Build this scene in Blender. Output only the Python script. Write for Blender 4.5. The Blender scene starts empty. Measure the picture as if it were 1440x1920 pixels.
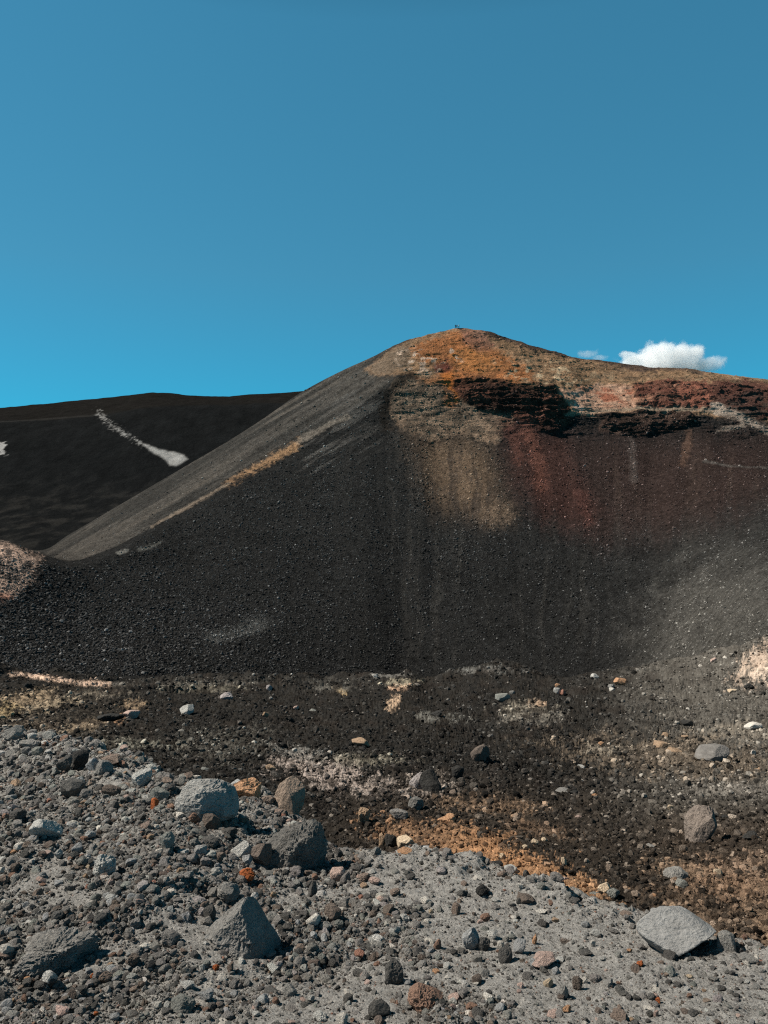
import bpy, math, random
import numpy as np
from mathutils import Vector, Matrix

random.seed(7)
RNG = np.random.default_rng(7)
sc = bpy.context.scene
col = sc.collection

# ------------------------------------------------------------------ camera, sky, sun, exposure
F, CX, CY = 1400.0, 720.0, 960.0          # focal length and centre of the 1440x1920 photograph, in its pixels
cam_d = bpy.data.cameras.new('camera')
cam_d.sensor_fit = 'HORIZONTAL'; cam_d.sensor_width = 36.0; cam_d.lens = 36.0 * F / 1440.0
cam_d.clip_start = 0.05; cam_d.clip_end = 20000.0
cam = bpy.data.objects.new('camera', cam_d); col.objects.link(cam)
cam.location = (0, 0, 0); cam.rotation_euler = (math.radians(90), 0, 0)
sc.camera = cam

SUN = Vector((-0.66, 0.03, 0.75)).normalized()
SUN_STRENGTH, SKY_STRENGTH = 5.0, 0.15
SKY_TINT = (0.216, 0.775, 0.930)
w = bpy.data.worlds.new('World'); sc.world = w; w.use_nodes = True
nt = w.node_tree; nt.nodes.clear()
sky = nt.nodes.new('ShaderNodeTexSky'); sky.sky_type = 'NISHITA'; sky.sun_disc = False
sky.sun_elevation = math.asin(SUN.z); sky.sun_rotation = math.atan2(SUN.x, SUN.y)
sky.altitude = 2000; sky.air_density = 1.0; sky.dust_density = 0.25; sky.ozone_density = 2.5
gm = nt.nodes.new('ShaderNodeGamma'); gm.inputs['Gamma'].default_value = 0.55      # mountain sky: deep, even blue-cyan
tint = nt.nodes.new('ShaderNodeVectorMath'); tint.operation = 'MULTIPLY'; tint.inputs[1].default_value = SKY_TINT
geo = nt.nodes.new('ShaderNodeTexCoord'); sep = nt.nodes.new('ShaderNodeSeparateXYZ')
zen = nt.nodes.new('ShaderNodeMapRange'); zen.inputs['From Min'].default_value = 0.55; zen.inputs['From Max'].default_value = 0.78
zen.inputs['To Min'].default_value = 1.0; zen.inputs['To Max'].default_value = 0.14          # added dimming towards the unseen zenith, cuts blue sky fill in shadows
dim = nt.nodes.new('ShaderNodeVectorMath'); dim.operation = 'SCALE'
bg = nt.nodes.new('ShaderNodeBackground'); bg.inputs['Strength'].default_value = SKY_STRENGTH
wo = nt.nodes.new('ShaderNodeOutputWorld')
nt.links.new(sky.outputs[0], gm.inputs['Color']); nt.links.new(gm.outputs[0], tint.inputs[0])
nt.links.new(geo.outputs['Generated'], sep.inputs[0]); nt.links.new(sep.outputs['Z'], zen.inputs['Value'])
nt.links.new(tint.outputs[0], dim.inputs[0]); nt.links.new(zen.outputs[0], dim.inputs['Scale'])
hor = nt.nodes.new('ShaderNodeMapRange'); hor.inputs['From Min'].default_value = 0.10; hor.inputs['From Max'].default_value = 0.30
hor.inputs['To Min'].default_value = 1.0; hor.inputs['To Max'].default_value = 0.0        # clearer cyan low over the horizon
cy = nt.nodes.new('ShaderNodeMix'); cy.data_type = 'RGBA'; cy.inputs[6].default_value = (1, 1, 1, 1); cy.inputs[7].default_value = (0.44, 1.06, 1.15, 1)
nt.links.new(sep.outputs['Z'], hor.inputs['Value']); nt.links.new(hor.outputs[0], cy.inputs[0])
ml = nt.nodes.new('ShaderNodeVectorMath'); ml.operation = 'MULTIPLY'
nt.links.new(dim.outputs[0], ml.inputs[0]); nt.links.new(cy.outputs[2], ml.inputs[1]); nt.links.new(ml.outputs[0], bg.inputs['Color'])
nt.links.new(bg.outputs[0], wo.inputs['Surface'])

sd = bpy.data.lights.new('sun', 'SUN'); sd.energy = SUN_STRENGTH; sd.angle = math.radians(0.53); sd.color = (1.0, 0.93, 0.83)
so = bpy.data.objects.new('sun', sd); col.objects.link(so)
so.rotation_euler = (-SUN).to_track_quat('-Z', 'Y').to_euler(); so.location = SUN * 600

sc.view_settings.view_transform = 'Standard'; sc.view_settings.look = 'None'
sc.view_settings.exposure = 0.6; sc.view_settings.gamma = 1.0
sc.render.engine = 'CYCLES'
sc.cycles.use_denoising = False
sc.cycles.max_bounces = 6; sc.cycles.diffuse_bounces = 2; sc.cycles.volume_bounces = 5
sc.cycles.pixel_filter_type = 'BLACKMAN_HARRIS'; sc.cycles.filter_width = 1.2
try: sc.cycles.volume_step_rate = 1.0
except Exception: pass

# ------------------------------------------------------------------ numeric helpers
def _h(ix, iy, iz, seed):
    with np.errstate(over='ignore'):
        h = (ix.astype(np.uint32) * np.uint32(374761393) + iy.astype(np.uint32) * np.uint32(668265263)
             + iz.astype(np.uint32) * np.uint32(2246822519) + np.uint32((seed * 3266489917) & 0xffffffff))
        h = (h ^ (h >> np.uint32(13))) * np.uint32(1274126177)
        h = (h ^ (h >> np.uint32(16))) * np.uint32(2654435761)
        h ^= h >> np.uint32(15)
    return h.astype(np.float32) * np.float32(1.0 / 4294967295.0)

def noise(x, y, z=None, seed=0):
    """value noise, -1..1"""
    x = np.asarray(x, np.float32); y = np.asarray(y, np.float32)
    z = np.zeros_like(x) if z is None else np.asarray(z, np.float32)
    fx, fy, fz = np.floor(x), np.floor(y), np.floor(z)
    ix, iy, iz = fx.astype(np.int64), fy.astype(np.int64), fz.astype(np.int64)
    u, v, t = x - fx, y - fy, z - fz
    u = u*u*u*(u*(u*6-15)+10); v = v*v*v*(v*(v*6-15)+10); t = t*t*t*(t*(t*6-15)+10)
    def L(a, b, k): return a + (b - a) * k
    r = [L(L(_h(ix, iy, iz+dz, seed), _h(ix+1, iy, iz+dz, seed), u),
           L(_h(ix, iy+1, iz+dz, seed), _h(ix+1, iy+1, iz+dz, seed), u), v) for dz in (0, 1)]
    return L(r[0], r[1], t) * 2 - 1

def fbm(x, y, z=None, oct=4, seed=0, gain=0.5, ridged=False):
    x = np.asarray(x, np.float32); y = np.asarray(y, np.float32)
    z = np.zeros_like(x) if z is None else np.asarray(z, np.float32)
    a, s, tot = 1.0, 0.0, 0.0
    for k in range(oct):
        n = noise(x, y, z, seed + k * 17)
        if ridged: n = 1 - 2 * np.abs(n)
        s = s + a * n; tot += a; a *= gain
        x, y, z = (x * 1.6 - y * 1.2 + 13.7), (x * 1.2 + y * 1.6 - 7.3), z * 2.03 + 3.1
    return s / tot

def sstep(a, b, x):
    t = np.clip((x - a) / (b - a), 0, 1)
    return t * t * (3 - 2 * t)

def pchip(xk, yk, x):
    """monotone cubic through (xk, yk[..., i]) along axis 0; constant beyond the ends"""
    xk = np.asarray(xk, float); yk = np.asarray(yk, float)
    h = np.diff(xk); sh = (-1,) + (1,) * (yk.ndim - 1)
    d = np.diff(yk, axis=0) / h.reshape(sh)
    m = np.zeros_like(yk)
    if len(xk) > 2:
        w1 = (2 * h[1:] + h[:-1]).reshape(sh); w2 = (h[1:] + 2 * h[:-1]).reshape(sh)
        with np.errstate(divide='ignore', invalid='ignore'):
            mm = (w1 + w2) / (w1 / d[:-1] + w2 / d[1:])
        m[1:-1] = np.where(d[:-1] * d[1:] > 0, mm, 0.0)
    m[0] = d[0]; m[-1] = d[-1]
    x = np.clip(np.asarray(x, float), xk[0], xk[-1])
    i = np.clip(np.searchsorted(xk, x, side='right') - 1, 0, len(xk) - 2)
    sx = (-1,) + (1,) * (yk.ndim - 1)
    hh = h[i].reshape(sx); t = ((x - xk[i]) / h[i]).reshape(sx)
    return ((1 + 2*t) * (1-t)**2 * yk[i] + t * (1-t)**2 * hh * m[i] + t*t * (3 - 2*t) * yk[i+1] + t*t * (t-1) * hh * m[i+1])

def lin(c):
    c = np.asarray(c, float) / 255.0
    return np.where(c <= 0.04045, c / 12.92, ((c + 0.055) / 1.055) ** 2.4)

def alb(r, g, b, k=1.5): return lin((r, g, b)) * k

# ------------------------------------------------------------------ materials
def mat(name, rough=0.95, spec=0.15):
    m = bpy.data.materials.new(name); m.use_nodes = True
    n = m.node_tree; b = n.nodes['Principled BSDF']
    b.inputs['Roughness'].default_value = rough
    b.inputs['Specular IOR Level'].default_value = spec
    return m, n, b

def node(n, t, **kw):
    x = n.nodes.new(t)
    for k, v in kw.items():
        if k in x.inputs: x.inputs[k].default_value = v
        else: setattr(x, k, v)
    return x

def math_n(n, op, a, b=None, clamp=False):
    x = n.nodes.new('ShaderNodeMath'); x.operation = op; x.use_clamp = clamp
    for i, v in enumerate((a, b)):
        if v is None: continue
        if isinstance(v, (int, float)): x.inputs[i].default_value = v
        else: n.links.new(v, x.inputs[i])
    return x.outputs[0]

def noise_n(n, vec, scale, detail=4, rough=0.6):
    x = node(n, 'ShaderNodeTexNoise'); x.inputs['Scale'].default_value = scale
    x.inputs['Detail'].default_value = detail; x.inputs['Roughness'].default_value = rough
    n.links.new(vec, x.inputs['Vector']); return x.outputs['Fac']

def scale_col(n, colour, fac):
    x = n.nodes.new('ShaderNodeVectorMath'); x.operation = 'SCALE'
    n.links.new(colour, x.inputs[0]); n.links.new(fac, x.inputs['Scale'])
    return x.outputs[0]

def ground_mat(name, s1, s2, contrast, bump_scale, bump_dist, bump2=None):
    """vertex colour (what the ground is made of) broken up by two sizes of grain, with a grainy bump"""
    m, n, b = mat(name, 1.0, 0.0)
    tc = node(n, 'ShaderNodeTexCoord').outputs['Object']
    at = node(n, 'ShaderNodeAttribute'); at.attribute_name = 'Col'
    n1 = noise_n(n, tc, s1, 5, 0.65); n2 = noise_n(n, tc, s2, 3, 0.7)
    f = math_n(n, 'ADD', math_n(n, 'MULTIPLY', math_n(n, 'SUBTRACT', n1, 0.5), contrast * 2.2),
               math_n(n, 'MULTIPLY', math_n(n, 'SUBTRACT', n2, 0.5), contrast * 2.6))
    f = math_n(n, 'MAXIMUM', math_n(n, 'ADD', f, 1.0), 0.25)
    n.links.new(scale_col(n, at.outputs['Color'], f), b.inputs['Base Color'])
    bt = noise_n(n, tc, bump_scale, 6, 0.75)
    bp = node(n, 'ShaderNodeBump'); bp.inputs['Strength'].default_value = 1.0; bp.inputs['Distance'].default_value = bump_dist
    n.links.new(bt, bp.inputs['Height']); n.links.new(bp.outputs[0], b.inputs['Normal'])
    return m

def stone_mat(name, attr=None, fine=0.9, dist=0.09):
    m, n, b = mat(name, 0.95, 0.06)
    tc = node(n, 'ShaderNodeTexCoord').outputs['Object']
    if attr:
        a = node(n, 'ShaderNodeAttribute'); a.attribute_name = attr; a.attribute_type = 'INSTANCER'
        base = a.outputs['Color']
    else:
        base = node(n, 'ShaderNodeObjectInfo').outputs['Color']
    n1 = noise_n(n, tc, 2.2, 4, 0.6); n2 = noise_n(n, tc, 14.0, 4, 0.7)
    f = math_n(n, 'ADD', math_n(n, 'MULTIPLY', math_n(n, 'SUBTRACT', n1, 0.5), 1.0), math_n(n, 'MULTIPLY', math_n(n, 'SUBTRACT', n2, 0.5), fine))
    f = math_n(n, 'MAXIMUM', math_n(n, 'ADD', f, 1.0), 0.35)
    n.links.new(scale_col(n, base, f), b.inputs['Base Color'])
    bt = noise_n(n, tc, 3.5, 9, 0.66)
    bp = node(n, 'ShaderNodeBump'); bp.inputs['Strength'].default_value = 0.8; bp.inputs['Distance'].default_value = dist
    n.links.new(bt, bp.inputs['Height']); n.links.new(bp.outputs[0], b.inputs['Normal'])
    return m

# ------------------------------------------------------------------ terrain sheets
def polygon_sd(px, py, pts):
    """signed distance to a polygon, positive inside"""
    pts = np.asarray(pts, np.float32); d = np.full(px.shape, 1e9, np.float32); ins = np.zeros(px.shape, bool)
    for i in range(len(pts)):
        a, b = pts[i], pts[(i + 1) % len(pts)]
        e = b - a; wx, wy = px - a[0], py - a[1]
        t = np.clip((wx * e[0] + wy * e[1]) / max(1e-6, float(e @ e)), 0, 1)
        d = np.minimum(d, (wx - e[0] * t) ** 2 + (wy - e[1] * t) ** 2)
        if a[1] != b[1]:
            c = (a[1] > py) != (b[1] > py)
            ins ^= c & (px < (b[0] - a[0]) * (py - a[1]) / (b[1] - a[1]) + a[0])
    d = np.sqrt(d)
    return np.where(ins, d, -d)

def line_d(px, py, pts):
    pts = np.asarray(pts, np.float32); d = np.full(px.shape, 1e9, np.float32)
    for a, b in zip(pts[:-1], pts[1:]):
        e = b - a; wx, wy = px - a[0], py - a[1]
        t = np.clip((wx * e[0] + wy * e[1]) / max(1e-6, float(e @ e)), 0, 1)
        d = np.minimum(d, (wx - e[0] * t) ** 2 + (wy - e[1] * t) ** 2)
    return np.sqrt(d)

class Sheet:
    """A terrain sheet: columns fan out from the viewpoint, each is a curve through knots (distance, height angle)."""
    def __init__(self, name, ctrl_px, D, Y, cols_px, seg_rows):
        self.name = name
        D = np.asarray(D, float); Yk = np.asarray(Y, float)            # (n control columns, n knots)
        px = np.asarray(cols_px, float)
        d = pchip(ctrl_px, D, px); y = pchip(ctrl_px, Yk, px)          # (nc, K)
        K = D.shape[1]
        u = np.concatenate([np.linspace(k, k + 1, n, endpoint=False) for k, n in enumerate(seg_rows)] + [[K - 1]])
        z = (CY - y) / F * d
        ld = np.log(d)
        dd = np.exp(pchip(np.arange(K), ld.T, u)); zz = pchip(np.arange(K), z.T, u)
        self.u = np.repeat(u[:, None], len(px), 1).astype(np.float32)
        self.px0 = px
        self.P = np.stack([(px[None, :] - CX) / F * dd, dd, zz], -1)
        self.project()
        self.C = np.zeros(self.P.shape, np.float32)
    def project(self):
        self.PX = (CX + F * self.P[..., 0] / self.P[..., 1]).astype(np.float32)
        self.PY = (CY - F * self.P[..., 2] / self.P[..., 1]).astype(np.float32)
    def fill(self, c): self.C[:] = np.asarray(c, np.float32)
    def mix(self, c, m):
        m = np.clip(m, 0, 1).astype(np.float32)[..., None]
        self.C[:] = self.C * (1 - m) + np.asarray(c, np.float32) * m
    def build(self, material, kind='structure'):
        nr, nc = self.P.shape[:2]
        idx = np.arange(nr * nc).reshape(nr, nc)
        q = np.stack([idx[:-1, :-1], idx[:-1, 1:], idx[1:, 1:], idx[1:, :-1]], -1).reshape(-1, 4)
        me = bpy.data.meshes.new(self.name)
        me.vertices.add(nr * nc); me.vertices.foreach_set('co', self.P.astype(np.float32).ravel())
        me.loops.add(q.size); me.loops.foreach_set('vertex_index', q.astype(np.int32).ravel())
        me.polygons.add(len(q)); me.polygons.foreach_set('loop_start', np.arange(0, q.size, 4, dtype=np.int32))
        try: me.polygons.foreach_set('loop_total', np.full(len(q), 4, np.int32))
        except Exception: pass
        me.update(calc_edges=True)
        ca = me.color_attributes.new('Col', 'FLOAT_COLOR', 'POINT')
        ca.data.foreach_set('color', np.concatenate([self.C, np.ones(self.C.shape[:2] + (1,), np.float32)], -1).astype(np.float32).ravel())
        me.polygons.foreach_set('use_smooth', np.ones(len(q), bool))
        me.materials.append(material)
        o = bpy.data.objects.new(self.name, me); col.objects.link(o); o['kind'] = kind
        self.obj = o
        return o
    def point(self, px, py):
        """where the photograph's pixel falls on this sheet (first hit going away from the viewer)"""
        c = int(np.clip(np.searchsorted(self.px0, px), 1, len(self.px0) - 1))
        if abs(self.px0[c - 1] - px) < abs(self.px0[c] - px): c -= 1
        y = self.PY[:, c]
        r = np.nonzero((y[:-1] > py) & (y[1:] <= py))[0]
        r = int(r[0]) if len(r) else int(np.argmin(np.abs(y - py)))
        return self.P[r, c].copy(), r, c

def columns(lo, hi, step, far_lo, far_hi, n_far):
    a = lo - (lo - far_lo) * np.linspace(1, 0, n_far, endpoint=False) ** 1.6
    b = hi + (far_hi - hi) * np.linspace(0, 1, n_far + 1)[1:] ** 1.6
    return np.concatenate([a, np.arange(lo, hi, step), b])

# ================================================================== GROUND: the grey gravel bank the viewer stands on
EDGE_X = [-900, -300, 0, 100, 170, 240, 300, 340, 440, 520, 560, 610, 650, 720, 800, 900, 960, 1050, 1150, 1220, 1330, 1380, 1440, 1600, 1900, 2500]
EDGE_Y = [1360, 1362, 1370, 1386, 1402, 1428, 1450, 1460, 1474, 1500, 1532, 1578, 1592, 1592, 1606, 1624, 1641, 1668, 1692, 1714, 1747, 1778, 1796, 1815, 1840, 1870]
def plane_d(y): return 1.3 / np.maximum(((np.asarray(y, float) - CY) / F - 0.18), 0.05)
def left_f(px): return 0.80 + 0.20 * sstep(250, 640, np.asarray(px, float))
ED = plane_d(EDGE_Y) * left_f(EDGE_X)
D, Y = [], []
for x, ye, de in zip(EDGE_X, EDGE_Y, ED):
    y0 = lambda d: CY + F * (1.3 + 0.18 * d) / d
    ym = 0.45 * 1960 + 0.55 * ye; dm = float(plane_d(ym)) * (0.5 + 0.5 * float(left_f(x)))
    ze = (CY - ye) / F * de
    zy = lambda z, d: CY - F * z / d
    D.append([0.25, 1.2, float(plane_d(1960)), dm, de, de + 0.5, de + 3.5])
    Y.append([y0(0.25), y0(1.2), 1960, ym, ye, zy(ze - 0.38, de + 0.5), zy(ze - 4.0, de + 3.5)])
A = Sheet('ground', EDGE_X, D, Y, columns(-40, 1481, 1.25, -1500, 2900, 60), [14, 24, 190, 230, 26, 14])
x, y, z = A.P[..., 0], A.P[..., 1], A.P[..., 2]
rocky = sstep(0.10, 0.62, 0.55 * fbm(x * 1.3, y * 1.3, oct=3, seed=3) + 0.75 * fbm(x * 3.4, y * 3.4, oct=3, seed=9) + 0.33 + 0.5 * sstep(640, 420, A.PX) * sstep(1760, 1640, A.PY) - 0.45 * sstep(640, 760, A.PX) * sstep(1730, 1680, A.PY)
              - 0.35 * sstep(880, 1100, A.PX) * sstep(1700, 1740, A.PY) + 0.2 * sstep(1780, 1900, A.PY) * sstep(1000, 700, A.PX))
A.P[..., 2] += ((0.08 * fbm(x * 2.6, y * 2.6, oct=4, seed=4) + 0.045 * fbm(x * 8, y * 8, oct=3, seed=2, ridged=True)) * sstep(3.4, 3.9, A.u) * sstep(5, 4.2, A.u) + fbm(x * 1.7, y * 1.7, oct=3, seed=5) * (0.035 + 0.03 * rocky) + fbm(x * 4.3, y * 4.3, oct=3, seed=7) * (0.008 + 0.035 * rocky) + fbm(x * 9, y * 9, oct=4, seed=6) * (0.014 + 0.020 * rocky)
                + fbm(x * 34, y * 34, oct=3, seed=8, ridged=True) * (0.0055 + 0.0075 * rocky)).astype(float)
A.project()
rocky_keep = rocky
v = fbm(x * 2.2, y * 2.2, oct=4, seed=11)
A.fill((0.280, 0.267, 0.247))
A.mix((0.240, 0.226, 0.206), 0.6 * rocky)
A.mix((0.315, 0.299, 0.275), 0.6 * sstep(0.05, 0.5, v))
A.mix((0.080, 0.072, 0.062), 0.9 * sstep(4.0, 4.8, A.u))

# ================================================================== TERRAIN: the hollow of dark slag below the bank
BX = [-900, -300, 0, 120, 240, 340, 440, 520, 600, 700, 770, 800, 840, 880, 930, 980, 1020, 1060, 1100, 1150, 1200, 1260, 1320, 1380, 1440, 1600, 1900, 2500]
BY = [1255, 1255, 1258, 1276, 1283, 1281, 1277, 1275, 1275, 1272, 1270, 1280, 1268, 1256, 1249, 1257, 1271, 1276, 1268, 1262, 1258, 1245, 1228, 1212, 1200, 1180, 1170, 1170]
BD = [60, 64, 70, 80, 88, 95, 100, 104, 108, 112, 114, 116, 117, 118, 119, 120, 121, 122, 122, 122, 121, 118, 112, 104, 95, 85, 75, 70]
DEP = lambda y: float(np.exp(np.interp(y, [1270, 1310, 1350, 1400, 1450, 1500, 1550, 1600, 1680, 1800], np.log([112, 74, 52, 35, 24.5, 17.5, 13, 9.8, 6.9, 5.0]))))
D, Y = [], []
for x_, yc, dc in zip(BX, BY, BD):
    ye = float(np.interp(x_, EDGE_X, EDGE_Y)); de = float(np.interp(x_, EDGE_X, ED)); ze = (CY - ye) / F * de
    b1y = ye + 14; b1d = max(DEP(b1y), de * 1.5)
    k = (dc / 112.0)
    ys = [b1y + (yc - b1y) * t for t in (0.30, 0.58, 0.82)]
    ds = [max(DEP(yy) * (1 + (k - 1) * t), b1d * 1.15 ** (i + 1)) for i, (yy, t) in enumerate(zip(ys, (0.3, 0.58, 0.82)))]
    ds.append(max(dc, ds[-1] * 1.12))
    zc = (CY - yc) / F * ds[3]
    D.append([de + 0.6, b1d] + ds + [ds[3] + 14, ds[3] + 60])
    Y.append([CY - F * (ze - 2.2) / (de + 0.6), b1y] + ys + [yc, CY - F * (zc - 7) / (ds[3] + 14), CY - F * (zc - 40) / (ds[3] + 60)])
B = Sheet('terrain', BX, D, Y, columns(-40, 1481, 1.25, -1400, 2800, 50), [12, 130, 130, 110, 90, 14, 8])
# six segments between seven knots plus the tail
x, y, z = B.P[..., 0], B.P[..., 1], B.P[..., 2]
near = sstep(60, 8, y)
B.P[..., 2] += 1.1 * fbm(x * 0.16, y * 0.10, oct=4, seed=27, ridged=True) * sstep(4.0, 4.7, B.u) * sstep(5.4, 4.9, B.u)
B.P[..., 2] += (fbm(x * 0.22, y * 0.22, oct=3, seed=21) * 0.55 * sstep(5, 40, y) + fbm(x * 0.9, y * 0.9, oct=4, seed=22) * (0.10 + 0.16 * sstep(8, 40, y))
                + fbm(x * 4.2, y * 4.2, oct=4, seed=24, ridged=True) * (0.060 + 0.080 * sstep(8, 30, y)) + fbm(x * 17, y * 17, oct=3, seed=25, ridged=True) * 0.018 * near)
B.project()

def blob(S, X, Yp, cx, cy, rx, ry, rot, c, a, soft=0.6, rag=None, ragk=0.6):
    r = math.radians(rot); dx, dy = X - cx, Yp - cy
    u_ = (dx * math.cos(r) + dy * math.sin(r)) / rx; v_ = (-dx * math.sin(r) + dy * math.cos(r)) / ry
    d = np.sqrt(u_ * u_ + v_ * v_)
    if rag is not None: d = d - rag * ragk
    S.mix(c, a * sstep(1 + soft * 0.5, 1 - soft * 0.5, d))

X, Yp = B.PX.copy(), B.PY.copy()
rag = fbm(X / 38, Yp / 17, oct=5, seed=31, gain=0.62); rag2 = fbm(X / 9, Yp / 5, oct=4, seed=33, gain=0.65); rag3 = fbm(X / 3.6, Yp / 2.2, oct=3, seed=35, gain=0.7)
B.fill((0.0240, 0.0225, 0.0205))
B.mix((0.044, 0.036, 0.029), sstep(1430, 1520, Yp + 40 * rag) * sstep(520, 720, X) )
B.mix((0.105, 0.096, 0.083), 0.9 * sstep(1060, 1330, X + 90 * rag) * sstep(1590, 1480, Yp))
B.mix((0.072, 0.055, 0.042), 0.8 * sstep(1180, 1300, X + 90 * rag) * sstep(1480, 1580, Yp))
B.mix((0.055, 0.047, 0.038), 0.7 * sstep(300, 120, X + 80 * rag) * sstep(1285, 1330, Yp))
OR, OR2, CR, PK, GR = (0.56, 0.31, 0.165), (0.66, 0.39, 0.22), (0.50, 0.42, 0.34), (0.42, 0.345, 0.30), (0.26, 0.245, 0.22)
for (cx, cy, rx, ry, rot, c, a, sft) in [
    (860, 1580, 125, 26, 12, OR, .95, .7), (790, 1565, 70, 24, 8, (0.22, .14, .09), .8, .8), (990, 1628, 90, 20, 15, OR, .9, .8), (1085, 1662, 60, 16, 18, OR2, .95, .6),
    (900, 1510, 90, 16, 4, (0.24, .16, .105), .8, .9), (1000, 1555, 60, 12, 10, (0.20, .13, .085), .7, .9),
    (1290, 1632, 60, 14, 8, (0.45, .31, .21), .85, .9), (1385, 1660, 90, 34, 10, (0.34, .22, .145), .85, .9), (1440, 1725, 40, 60, 0, (0.29, .20, .135), .85, .8),
    (1340, 1755, 70, 40, 20, (0.20, .145, .105), .85, .8), (1270, 1700, 60, 30, 20, (0.16, .11, .075), .8, .8), (1405, 1620, 60, 18, 0, (0.30, .21, .15), .8, .9),
    (590, 1442, 80, 20, 6, PK, .95, .7), (640, 1470, 60, 14, 4, PK, .8, .8), (730, 1478, 90, 16, 2, (0.36, .30, .26), .85, .9), (560, 1412, 60, 12, 15, GR, .7, .9), (800, 1470, 40, 16, 0, (0.30, .25, .21), .8, .8),
    (690, 1425, 60, 10, 0, (0.20, .18, .14), .8, .9),
    (752, 1290, 20, 5, 0, (0.56, 0.37, 0.25), .95, .6), (737, 1318, 12, 14, 15, (0.58, 0.41, 0.28), .95, .7), (757, 1280, 26, 6, 0, (.38, .33, .24), .8, .8), (730, 1262, 30, 6, 0, GR, .6, .8),
    (1010, 1320, 16, 6, 0, (0.60, .42, .29), .95, .6), (990, 1332, 38, 12, 0, (.30, .265, .21), .7, 1.1), (1000, 1345, 45, 10, 0, (.22, .2, .17), .7, 1.1), (830, 1345, 40, 8, 0, (.26, .25, .22), .6, 1.1),
    (50, 1308, 62, 13, -6, (0.36, .27, .18), .9, .9), (100, 1322, 50, 10, -12, (0.34, .27, .19), .85, .9), (10, 1330, 22, 12, 0, (.40, .30, .17), .8, .8), (170, 1300, 50, 8, 0, (.26, .22, .17), .7, 1.1),
    (160, 1360, 40, 9, -15, (.30, .23, .16), .8, .9), (80, 1360, 40, 10, 0, (.20, .16, .12), .7, 1.0), (240, 1395, 80, 8, 0, (.26, .245, .20), .8, 1.1), (250, 1322, 20, 8, 0, (.36, .26, .17), .8, .8), (225, 1345, 16, 7, -20, (.34, .2, .12), .8, .7),
    (1428, 1240, 46, 24, -30, (0.52, .40, .31), .95, 1.0), (1440, 1262, 30, 9, 0, (.60, .48, .38), .9, .8), (1400, 1375, 70, 18, 0, (.27, .235, .19), .8, 1.1), (1290, 1420, 190, 34, 4, (.165, .128, .094), .8, 1.0),
    (1150, 1405, 40, 8, 0, (.28, .24, .19), .8, 1.0), (1390, 1480, 70, 10, 0, (.30, .27, .235), .6, 1.1), (640, 1296, 12, 5, 20, (.44, .32, .18), .9, .8), (625, 1290, 40, 8, 0, (.16, .15, .13), .7, 1.1),
    (380, 1290, 50, 8, 0, (.2, .18, .14), .6, 1.1), (470, 1275, 200, 6, 0, (.09, .085, .075), .4, 1.1), (900, 1256, 60, 6, 0, (.18, .175, .16), .7, 1.0), (420, 1400, 70, 30, 0, (.12, .112, .095), .7, 1.1)]:
    blob(B, X, Yp, cx, cy, rx, ry, rot, tuple(0.86 * q for q in c), 0.84 * a, 0.8 * sft, rag + 1.3 * rag2 + 1.2 * rag3, 0.75)
led = line_d(X, Yp, [(18, 1263), (70, 1269), (105, 1275), (150, 1281), (205, 1283)])
B.mix((0.56, .40, .30), 0.95 * sstep(6.5, 2.5, led + 3 * rag2))
B.mix((0.15, .135, .115), 0.45 * sstep(5, 1, line_d(X, Yp, [(205, 1283), (300, 1285), (480, 1280)]) + 4 * rag2))
# patchy dark slag lying over the stained ground
dk = sstep(0.12, 0.45, fbm(X / 26, Yp / 12, oct=4, seed=41, gain=0.6))
ork = 1 - 0.75 * sstep(1525, 1560, Yp) * sstep(1180, 1120, X)
B.mix((0.026, 0.022, 0.019), 0.85 * ork * dk * (1 - 0.6 * sstep(1080, 1300, X)))
B.mix((0.024, 0.021, 0.018), 0.8 * ork * sstep(0.10, 0.30, fbm(X / 8, Yp / 4, oct=3, seed=43, gain=0.6)) * (1 - 0.5 * sstep(1080, 1300, X)))
B.C *= (1 + 0.30 * rag2[..., None] + 0.45 * rag3[..., None]).clip(0.25, 2)

# ================================================================== CRATER HILL
CXk = [-1400, -500, -200, 0, 75, 130, 200, 270, 350, 430, 500, 560, 630, 700, 760, 820, 860, 920, 1000, 1060, 1130, 1200, 1290, 1370, 1440, 1650, 2000, 2900]
crest_y = [985, 992, 1000, 1012, 1037, 1051, 1030, 995, 950, 897, 862, 832, 788, 738, 706, 712, 720, 722, 730, 750, 776, 774, 773, 778, 792, 820, 840, 850]
crest_d = [180, 206, 216, 222, 226, 231, 243, 258, 282, 304, 320, 333, 346, 355, 358, 357, 356, 354, 352, 352, 354, 354, 352, 348, 342, 325, 300, 280]
sky_y = [995, 1002, 1010, 1022, 1033, 1002, 961, 920, 873, 826, 781, 739, 701, 669, 642, 625, 619, 626, 652, 667, 678, 688, 695, 707, 713, 722, 745, 775]
sky_d = [215, 236, 252, 280, 330, 350, 362, 370, 376, 380, 384, 387, 390, 392, 394, 395, 395, 398, 402, 405, 410, 412, 414, 415, 415, 410, 400, 380]
base_d = [125, 140, 148, 152, 154, 156, 159, 162, 167, 172, 177, 182, 187, 192, 198, 200, 200, 200, 200, 198, 195, 188, 168, 146, 126, 105, 95, 90]
base_y = [1268] * 20 + [1268, 1264, 1255, 1235, 1222, 1205, 1195, 1195]
cliff_dy = [14, 14, 14, 14, 12, 10, 12, 14, 16, 18, 20, 24, 34, 54, 84, 88, 84, 84, 78, 66, 38, 42, 40, 44, 42, 40, 40, 40]
D, Y = [], []
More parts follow.
